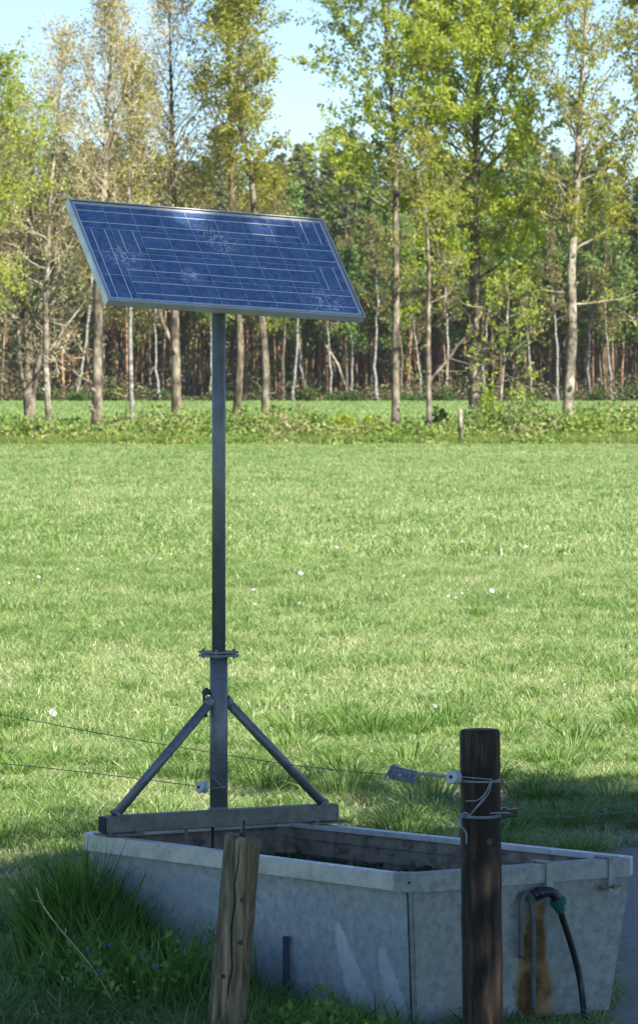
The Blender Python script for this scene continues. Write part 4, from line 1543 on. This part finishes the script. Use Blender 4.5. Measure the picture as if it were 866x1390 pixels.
# cells: 9 by 4, each with a pair of busbars; six cells are turned
b = B()
iw, ih = PW - 2 * fw, PH - 2 * fw
zc = -.004
b.box((0, 0, zc - .003), (iw + .001, ih + .001, .004), mi=1)
cw_, ch_ = iw / 9, ih / 4
turned = {(0, 1), (0, 2), (0, 3), (1, 1), (8, 0), (8, 2)}
for i in range(9):
    for j in range(4):
        cx = -iw / 2 + cw_ * (i + .5); cy = ih / 2 - ch_ * (j + .5)
        hw_, hh_ = cw_ / 2 - .0014, ch_ / 2 - .0014
        z = zc
        b.add([(cx - hw_, cy - hh_, z), (cx + hw_, cy - hh_, z), (cx + hw_, cy + hh_, z), (cx - hw_, cy + hh_, z)], [(0, 1, 2, 3)], 0)
        z = zc + .0008
        for sgn in (-.5, .5):
            bw = .0019
            if (i, j) in turned:
                bx = cx + sgn * hw_ * 1.0
                b.add([(bx - bw, cy - hh_, z), (bx + bw, cy - hh_, z), (bx + bw, cy + hh_, z), (bx - bw, cy + hh_, z)], [(0, 1, 2, 3)], 2)
            else:
                by = cy + sgn * hh_ * 1.0
                b.add([(cx - hw_, by - bw, z), (cx + hw_, by - bw, z), (cx + hw_, by + bw, z), (cx - hw_, by + bw, z)], [(0, 1, 2, 3)], 2)
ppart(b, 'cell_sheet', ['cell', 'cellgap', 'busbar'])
b = B()
b.add([(-iw / 2, -ih / 2, -.030), (iw / 2, -ih / 2, -.030), (iw / 2, ih / 2, -.030), (-iw / 2, ih / 2, -.030)], [(3, 2, 1, 0)])
ppart(b, 'back_sheet', ['white_pl'])
b = B()
b.box((.0, -.02, -.048), (.13, .10, .034))
b.box((0, .06, -.040), (.05, .30, .014)); b.box((0, -.12, -.040), (.05, .16, .014))
ppart(b, 'mounting_bracket', ['pole'], .002)
for xx in (-.30, .43):
    b = B()
    b.lathe((xx, -PH / 2 + .012, -PT - .010), (0, 0, 1), [(0, .007), (.004, .012), (.011, .012)], 8)
    ppart(b, 'frame_bolt', ['black'])

# ------------------------------------------------------------------ wooden posts
def wood_post(name, bot, top, r0, r1, mat, label, cat, tilt_cut=0, seed=0, n=28):
    rng = random.Random(seed)
    bot, top = Vector(bot), Vector(top)
    b = B()
    k = 18
    pts, rad = [], []
    for i in range(k):
        t_ = i / (k - 1)
        pts.append(bot.lerp(top, t_) + Vector((rng.uniform(-1, 1) * .0015, rng.uniform(-1, 1) * .0015, 0)))
        rad.append((r0 + (r1 - r0) * t_) * (1 + rng.uniform(-.012, .012)))
    d = (top - bot).normalized()
    pts += [top + d * .008, top + d * .0125]
    rad += [r1 * .97, r1 * .88]
    b.tube(pts, rad, n, wob=.05, seed=seed)
    if tilt_cut:
        m_ = [Vector(v) for v in b.v]
        zmax = top.z
        for i, v in enumerate(m_):
            if v.z > zmax - .04:
                v.z += (v.x - top.x) * tilt_cut
                b.v[i] = tuple(v)
    root = empty(name, bot, label, cat)
    o = b.build('post', [mat]); o.data.transform(Matrix.Translation(-bot)); o.parent = root
    return root, o


# near left, weathered, leaning
p_top = px(330, 1140, 16.6); p_b = px(315, 1300, 16.6)
dz = (p_top - p_b); s_ = p_b.z / dz.z
p_bot = p_b - dz * s_
wp, wo = wood_post('wooden_post', p_bot + Vector((0, 0, -.05)), p_top, .066, .0615, 'old_wood', 'short weathered grey brown post leaning in front of the trough', 'fence post', -.16, 3)
# split along the post
b = B()
ax = dz.normalized()
P = []
for i, (xo, zf) in enumerate([(-.012, .985), (-.008, .9), (-.015, .8), (-.006, .7), (-.012, .6), (-.004, .5), (.004, .4), (-.002, .3), (.006, .18)]):
    c_ = p_bot.lerp(p_top, zf)
    P.append(c_ + Vector((xo, -math.sqrt(max(.0642 ** 2 - xo ** 2, 0)) + .0015, 0)))
b.tube(P, [.001, .002, .003, .004, .0045, .005, .005, .004, .002], 6)
o = b.build('crack', ['seal']); o.data.transform(Matrix.Translation(-(p_bot + Vector((0, 0, -.05))))); o.parent = wp
for (xx, zf) in ((.020, .72), (-.024, .36), (.026, .52)):      # knots
    c_ = p_bot.lerp(p_top, zf) + Vector((xx, -math.sqrt(.0655 ** 2 - xx ** 2) + .002, 0))
    b = B()
    b.lathe(c_, (xx, -.06, 0), [(-.004, .010), (.0015, .008), (.002, .003)], 10)
    o = b.build('knot', ['bark_brown']); o.data.transform(Matrix.Translation(-(p_bot + Vector((0, 0, -.05))))); o.parent = wp
# black screw-in insulator stub on its top
c_ = px(329, 1139, 16.6)
b = B()
b.lathe(c_, ax, [(-.01, .0085), (.005, .0085), (.012, .0115), (.020, .0115), (.024, .008), (.040, .007), (.052, .0055), (.060, .006), (.066, .003)], 12)
o = tag(b.build('screw_insulator', 'black', origin=c_), 'small black screw insulator on top of the leaning post', 'insulator')

# near right, dark and upright
q_top = px(651, 995, 16.0); q_bot = px(655, 1459, 16.0); q_bot.z = -.05; q_bot.x = q_top.x + .012; q_bot.y = 16.0
dp, do = wood_post('wooden_post', q_bot, q_top, .067, .0655, 'tar_wood', 'thick dark tarred upright post in front of the trough', 'fence post', 0, 6)


# cracks and knots of the dark post
for pts_, rr_ in (([(-.020, .99), (-.018, .93), (-.022, .86), (-.017, .80)], .0025), ([(.012, .62), (.008, .52), (.014, .42), (.009, .30), (.012, .18)], .003),
                  ([(-.030, .50), (-.033, .42), (-.028, .34)], .002)):
    P = []
    for xo, zf in pts_:
        c_ = q_bot.lerp(q_top, zf)
        P.append(c_ + Vector((xo, -math.sqrt(.0662 ** 2 - xo ** 2) + .001, 0)))
    b = B(); b.tube(spline(P, 4), rr_, 6)
    o = b.build('crack', ['seal']); o.data.transform(Matrix.Translation(-q_bot)); o.parent = dp
for (xx, zf) in ((-.028, .30), (.026, .70), (-.010, .13)):
    c_ = q_bot.lerp(q_top, zf) + Vector((xx, -math.sqrt(.0672 ** 2 - xx ** 2) + .002, 0))
    b = B()
    b.lathe(c_, (xx, -.06, 0), [(-.004, .013), (.0015, .010), (.002, .003)], 10)
    o = b.build('knot', ['bark_brown']); o.data.transform(Matrix.Translation(-q_bot)); o.parent = dp


def tiewire(name, pts, r_, mat, label, cat, group=None, n=6, k=6):
    b = B()
    b.tube(spline(pts, k), r_, n)
    return tag(b.build(name, mat), label, cat, group)


# binding wires round the dark post
def ring(zpx, rise=0.0, r_=.0675, a0=0, a1=2 * PI, k=24):
    z = EYE - (zpx - 505) * 16.0 / FPX
    f_ = (z - q_bot.z) / (q_top.z - q_bot.z)
    c_ = q_bot.lerp(q_top, f_)
    out_ = []
    for i in range(k + 1):
        a = a0 + (a1 - a0) * i / k
        rr_ = r_ * (1.0 + .01 * math.sin(5 * a))
        out_.append(Vector((c_.x + rr_ * math.cos(a), c_.y + rr_ * math.sin(a), z + rise * math.sin(a))))
    return out_


def front(x_, y_, off=.003):
    z = EYE - (y_ - 505) * 15.93 / FPX
    f_ = (z - q_bot.z) / (q_top.z - q_bot.z)
    c_ = q_bot.lerp(q_top, f_)
    xx = (x_ - 433) * 15.935 / FPX - c_.x
    xx = max(-.066, min(.066, xx))
    return Vector((c_.x + xx, c_.y - math.sqrt(max(.0685 ** 2 - xx ** 2, 0)) - off, z))


wr = empty('binding_wire', (q_bot.x, 16, 0), 'pale wire wound round the dark tarred post', 'wire')
WO = Vector(wr.location)


def wpart(pts, r_, mat, nm='strand', sp=True):
    b = B(); b.tube(spline(pts, 5) if sp else pts, r_, 6)
    o = b.build(nm, [mat]); o.data.transform(Matrix.Translation(-WO)); o.parent = wr


wpart(ring(1057, .004), .0017, 'string', sp=False)
wpart(ring(1061, -.003, .0685), .0015, 'string', sp=False)
wpart(ring(1104, .006), .0019, 'string', sp=False)
wpart(ring(1107, .003, .069), .0016, 'string', sp=False)
wpart([front(667, 1058), front(660, 1074), front(648, 1086), front(632, 1088)], .0017, 'string')
wpart([front(668, 1059), front(662, 1078), front(648, 1095), front(637, 1106), front(630, 1103)], .0018, 'string')
wpart([front(666, 1060, .006), front(656, 1082, .006), front(644, 1098, .006), front(634, 1112, .006)], .0016, 'string')
wpart([front(634, 1104, .006), front(626, 1108, .01), px(625, 1120, 15.94), px(632, 1130, 15.93), px(633, 1145, 15.93)], .0024, 'string')
wpart([front(630, 1106, .006), px(622, 1118, 15.93), px(620, 1135, 15.93), px(623, 1150, 15.93)], .0012, 'string')
wpart([front(628, 1106, .006), px(619, 1116, 15.92), px(617, 1140, 15.92)], .0012, 'string')
wpart([front(665, 1104, .005), px(684, 1103, 15.95), px(692, 1104, 15.97)], .0022, 'string')

# upper fence wire with its tensioner and reel insulator
UW = [px(-420, 905, 16.9), px(-200, 938, 16.7), px(0, 970, 16.5), px(150, 998, 16.35), px(285, 1021, 16.2), px(410, 1040, 16.1), px(530, 1052, 16.0)]
tiewire('fence_wire', UW, .0016, 'dark_wire', 'thin wire sagging from the upper left across the pole to the tensioner', 'wire')
te = empty('wire_tensioner', px(546, 1050, 15.98), 'grey blue metal ratchet wire tensioner hanging left of the dark post', 'wire tensioner')
TO = Vector(te.location)
b = B()
Rt = Matrix.Rotation(math.radians(-14), 3, 'Y').transposed()
Rt = Matrix.Rotation(math.radians(12), 3, 'Y')
b2 = []
b.box(TO + Vector((0, 0, .016)), (.088, .036, .004), Rt)
b.box(TO + Vector((.002, -.017, -.004)), (.090, .004, .042), Rt)
b.box(TO + Vector((.002, .017, -.004)), (.090, .004, .042), Rt)
b.box(TO + Vector((-.044, 0, .008)), (.006, .040, .058), Rt @ Matrix.Rotation(.4, 3, 'Y'))
b.box(TO + Vector((.004, 0, -.004)), (.066, .030, .034), Rt, 0, .9)
o = b.build('housing', ['tensioner'], None, .002); o.data.transform(Matrix.Translation(-TO)); o.parent = te
b = B()
b.lathe(TO + Vector((-.008, -.0215, -.003)), (0, 1, 0), [(0, .005), (.043, .005)], 10)
b.lathe(TO + Vector((-.018, -.012, .022)), (0, 1, 0), [(0, .009), (.024, .009)], 8)
o = b.build('spool', ['zinc_wire']); o.data.transform(Matrix.Translation(-TO)); o.parent = te
b = B()
b.lathe(TO + Vector((.030, -.021, -.012)), (0, 1, 0), [(0, .004), (.004, .004)], 8)
o = b.build('rivet', ['black']); o.data.transform(Matrix.Translation(-TO)); o.parent = te
# twisted link to the insulator
b = B()
p0, p1 = px(566, 1050, 15.98), px(609, 1054, 15.96)
for ph in (0, PI):
    P = []
    for i in range(60):
        t_ = i / 59
        c_ = p0.lerp(p1, t_)
        a = t_ * 2 * PI * 8 + ph
        P.append(c_ + Vector((0, math.cos(a), math.sin(a))) * .0048)
    b.tube(P, .0019, 5)
tag(b.build('twisted_wire', 'zinc_wire'), 'twisted double wire between the tensioner and the white insulator', 'wire')


def reel(c, axis, r_, label, group='reel insulators'):
    c = Vector(c)
    root = empty('reel_insulator', c, label, 'insulator', group)
    ax_ = Vector(axis).normalized()
    b = B()
    b.lathe(c - ax_ * r_ * .75, ax_, [(0, r_ * .55), (.001, r_ * .9), (r_ * .22, r_), (r_ * .5, r_ * .92), (r_ * .62, r_ * .5), (r_ * .9, r_ * .5),
                                     (r_ * 1.0, r_ * .92), (r_ * 1.3, r_), (r_ * 1.48, r_ * .9), (r_ * 1.5, r_ * .55)], 22)
    o = b.build('spool', ['white_pl']); o.data.transform(Matrix.Translation(-c)); o.parent = root
    b = B()
    b.lathe(c - ax_ * (r_ * .75 + .0015), ax_, [(0, r_ * .26), (.001, r_ * .28), (r_ * 1.5 + .002, r_ * .28), (r_ * 1.5 + .003, r_ * .26)], 12)
    o = b.build('bolt_hole', ['seal']); o.data.transform(Matrix.Translation(-c)); o.parent = root
    return root


reel(px(615.5, 1055, 15.95), (-.55, -.8, .1), .0235, 'white reel insulator against the left of the dark tarred post')
tiewire('insulator_tie', [px(617, 1053, 15.97), px(625, 1054, 15.96), front(640, 1056), front(667, 1058)], .0018, 'string',
        'short pale tie from the white insulator onto the dark post', 'wire')
# lower wire ending at the pole
LW = [px(-420, 1000, 18.9), px(-200, 1018, 18.8), px(0, 1036, 18.7), px(130, 1050, 18.6), px(268, 1067, 18.42)]
tiewire('fence_wire', LW, .0017, 'dark_wire', 'thin lower wire from the left edge to the insulator at the pole', 'wire')
reel(px(275, 1068.5, 18.40), (-.8, -.6, .05), .0235, 'grey white reel insulator just left of the steel pole')
pz = lambda y_: EYE - (y_ - 505) * 18.43 / FPX
tiewire('insulator_tie', [px(278, 1068, 18.40), px(286, 1070, 18.42), Vector((PO.x - .02, PO.y - .0355, pz(1070))), Vector((PO.x + .02, PO.y - .034, pz(1069))), Vector((PO.x + .037, PO.y, pz(1068)))], .0016, 'string',
        'thin tie wire from the grey white insulator straight round the steel pole', 'wire')
tiewire('insulator_tie', [px(278, 1066, 18.40), Vector((PO.x - .030, PO.y - .030, pz(1054))), Vector((PO.x - .010, PO.y - .038, pz(1059))), Vector((PO.x + .016, PO.y - .036, pz(1068))), Vector((PO.x + .037, PO.y, pz(1070)))], .0014, 'string',
        'slanting tie wire across the steel pole above the straight one', 'wire')
# bar insulator and faint wires right of the dark post
bi = empty('bar_insulator', px(680, 1103, 16.02), 'black bar insulator sticking out right of the dark post', 'insulator')
BO = Vector(bi.location)
b = B()
Rb = Matrix.Identity(3)
b.box(px(691, 1103.5, 16.03), (.058, .030, .026), Rb)
b.box(px(684, 1103.5, 16.03), (.018, .038, .036), Rb)
b.box(px(700, 1101, 16.03), (.014, .034, .018), Rb)
o = b.build('insulator_body', ['black'], None, .003); o.data.transform(Matrix.Translation(-BO)); o.parent = bi
for y0, y1, lb in ((1098, 1091, 'upper of two thin dark wires running right from the black bar insulator'), (1106, 1101, 'lower of two thin dark wires running right from the black bar insulator')):
    tiewire('fence_wire', [px(702, y0, 16.05), px(760, y0 + 3, 16.3), px(866, y1, 16.7), px(1100, y1 - 12, 17.6)], .0013, 'dark_wire', lb, 'wire')

# ------------------------------------------------------------------ tall weeds at the trough's foot
g = np.random.default_rng(91)


def near_side(n_, a0, a1, d0, d1):
    """points on the camera side of the trough's near long side"""
    s = a0 + (a1 - a0) * g.random(n_)
    off = d0 + (d1 - d0) * g.random(n_)
    e = (B_ - A_).normalized(); nn = Vector((e.y, -e.x, 0))
    L_ = (B_ - A_).length
    X = A_.x + e.x * s * L_ + nn.x * off
    Y = A_.y + e.y * s * L_ + nn.y * off
    return X, Y, s, off


X, Y, s, off = near_side(1700, .0, .25, -.02, .26)
hh = np.clip(.66 - 1.6 * np.clip(s - .10, 0, 1) - .9 * np.clip(off - .12, 0, 1), .15, 1) * (.5 + .5 * g.random(len(X)))
blades('tall_grass', X, Y, hh, .009 + .005 * g.random(len(X)), g.random(len(X)), .5, 'lush', 92, label='tall dark grass growing against the left end of the trough', cat='grass')
X, Y, s, off = near_side(1500, .18, .62, .02, .5)
blades('tall_grass', X, Y, .14 + .27 * g.random(len(X)) ** 1.5, .009 + 0 * X, g.random(len(X)), .6, 'lush', 93, label='shorter lush grass along the trough side by the leaning post', cat='grass')
X, Y, s, off = near_side(1300, .6, 1.05, .02, .6)
blades('tall_grass', X, Y, .08 + .12 * g.random(len(X)), .008 + 0 * X, g.random(len(X)), .6, 'lush', 94, label='low grass under the near corner of the trough', cat='grass')
X = g.uniform(-1.5, -.75, 2200); Y = 17.0 + 2.2 * g.random(2200)
kp = ~in_poly(X, Y, RIM)
X, Y = X[kp], Y[kp]
blades('tall_grass', X, Y, .08 + .12 * g.random(len(X)), .008 + 0 * X, g.random(len(X)), .7, 'lush', 95, label='dark grass in the shade at the lower left corner', cat='grass')


# leafy weeds
def weed(name, x, y, h, n_stem, leafs, seed, label, mat='lush', flowers=0, cat='weed', fern=False):
    g = np.random.default_rng(seed)
    root = empty(name, (x, y, 0), label, cat)
    st, C, D = [], [], []
    for i in range(n_stem):
        a = g.uniform(0, 2 * PI)
        P, R = branch(g, (g.normal() * .02, g.normal() * .02, 0), (math.cos(a) * .5, math.sin(a) * .5, 1.1), h * g.uniform(.7, 1.1), .0028, 7, .14, 0)
        st.append((P, R))
        m_ = 16
        t_ = np.linspace(.15, 1, m_)
        q = np.stack([np.interp(t_, np.linspace(0, 1, 7), P[:, c_]) for c_ in range(3)], 1)
        C.append(q + g.normal(size=q.shape) * leafs * .55)
    C = np.concatenate(C)
    V1, F1 = tubes_np(st, 4)
    V, F, T = leaf_quads(C, leafs, g, g.random(len(C)), .5, .55 if not fern else .3)
    link_mesh('stem', np_mesh('stem', V1, [F1], np.full(len(V1), .6)), mat, root)
    link_mesh('leaf_mass', np_mesh('leaf_mass', V, [F], T), mat, root)
    if flowers:
        tips_ = np.array([p[0][-1] for p in st]); 
        Cf = tips_[g.integers(0, len(tips_), flowers)] + g.normal(size=(flowers, 3)) * .014 - np.array([0, 0, .03]) * g.random((flowers, 1))
        for cf in Cf:
            V, F, T = leaf_quads(np.repeat(cf[None], 5, 0), .016, g, g.random(5), .2, .8)
            link_mesh('flower', np_mesh('flower', V, [F], T), 'petal', root)
    return root


def gp(x_, d): return (x_ - 433) * d / FPX


weed('flowering_weed', gp(190, 16.95), 16.95, .36, 7, .028, 301, 'leafy weed with small violet flowers left of the leaning post', flowers=8)
weed('flowering_weed', gp(140, 17.5), 17.5, .34, 6, .03, 302, 'weed with a few violet flowers hidden in the tall dark grass', flowers=3)
weed('fern_weed', gp(120, 17.2), 17.2, .26, 9, .05, 303, 'ferny leaved low weed at the bottom left of the tall grass', fern=True)
weed('fern_weed', gp(60, 17.6), 17.6, .22, 9, .05, 304, 'ferny leaved low weed near the left edge', fern=True)
weed('leafy_weed', gp(425, 16.4), 16.4, .24, 8, .035, 305, 'low leafy weed against the trough right of the leaning post')
weed('leafy_weed', gp(468, 16.35), 16.35, .20, 7, .03, 306, 'small leafy weed under the pale flaked patches')
weed('leafy_weed', gp(250, 17.2), 17.2, .36, 6, .035, 307, 'upright leafy weed between the tall grass and the leaning post')
b = B()
b.tube(spline([px(50, 1205, 17.0), px(58, 1228, 17.0), px(78, 1256, 17.0), px(100, 1282, 17.0), px(130, 1320, 17.0), px(168, 1385, 17.0)], 5), .0032, 6)
b.tube(spline([px(60, 1230, 17.0), px(54, 1224, 16.99), px(42, 1222, 17.0)], 4), .0018, 5)
tag(b.build('dry_stem', 'dead'), 'bare pale dry stem slanting up to the left in front of the grass', 'dry stem')
b = B()
c_ = side_pt(.62, .16, .03)
b.add([], [])
b.box(c_ + Vector((0, 0, -.04)), (.024, .012, .36), None)
tag(b.build('stake', plain('blue_plastic', (0.015, 0.03, 0.075), .4), None, .002), 'short dark blue stake standing against the trough side', 'stake')

# ------------------------------------------------------------------ dandelion clocks in the meadow
DP = [(72, 968, 1.5, 'large white dandelion clock at the left, above the upper fence wire'),
      (408, 778, 1.6, 'white dandelion clock right of the pole, halfway up the meadow'),
      (457, 743, 1.2, 'white dandelion clock alone, a little above the biggest of the middle'),
      (667, 802, 1.5, 'biggest dandelion clock right of centre in the meadow'),
      (590, 958, .9, 'small dandelion clock above the wire tensioner'),
      (713, 742, 1.2, 'upper right dandelion clock near the place where several stand together'),
      (53, 783, 1.1, 'dandelion clock near the left edge, halfway down the meadow'),
      (800, 683, 1.0, 'dandelion clock high in the meadow towards the right edge')]
rd = random.Random(12)
g = np.random.default_rng(40)


def clock_mesh():
    v_ = g.normal(size=(110, 3)); v_ /= np.linalg.norm(v_, axis=1)[:, None]
    V, F, T = leaf_quads(v_ * .020, .016, g, g.random(110), 0, .7)
    return np_mesh('seed_head', V, [F], T)


ck = clock_mesh()
stm = B().tube([(0, 0, 0), (.006, 0, .08), (0, 0, .17)], .0025, 5).build('stem', ['lush'])
COL.objects.unlink(stm); stm_me = stm.data


def dandelion(x, y, s, lab):
    r_ = empty('dandelion_clock', (x, y, 0), lab, 'dandelion', 'white dandelion clocks in the meadow')
    s *= .7
    r_.scale = (s,) * 3
    a = bpy.data.objects.new('stem', stm_me); COL.objects.link(a); a.parent = r_
    h = bpy.data.objects.new('seed_head', ck); COL.objects.link(h); h.parent = r_; h.location = (0, 0, .18)
    if not ck.materials: ck.materials.append(M['clock'])


bpy.data.objects.remove(stm)
for x_, y_, s_, lab in DP:
    d_ = FPX * (EYE - .126 * s_) / (y_ - 505)
    dandelion((x_ - 433) * d_ / FPX, d_, s_, lab)
for i in range(34):
    y_ = rd.choice([rd.uniform(640, 700), rd.uniform(700, 830)]); x_ = rd.choice([rd.uniform(450, 860), rd.uniform(10, 280), rd.uniform(330, 850)])
    d_ = FPX * 2.2 / (y_ - 505)
    dandelion((x_ - 433) * d_ / FPX, d_, rd.uniform(.6, .95), 'tiny white dandelion clock scattered among others in the meadow grass')
print('faces', sum(len(m_.polygons) for m_ in bpy.data.meshes))
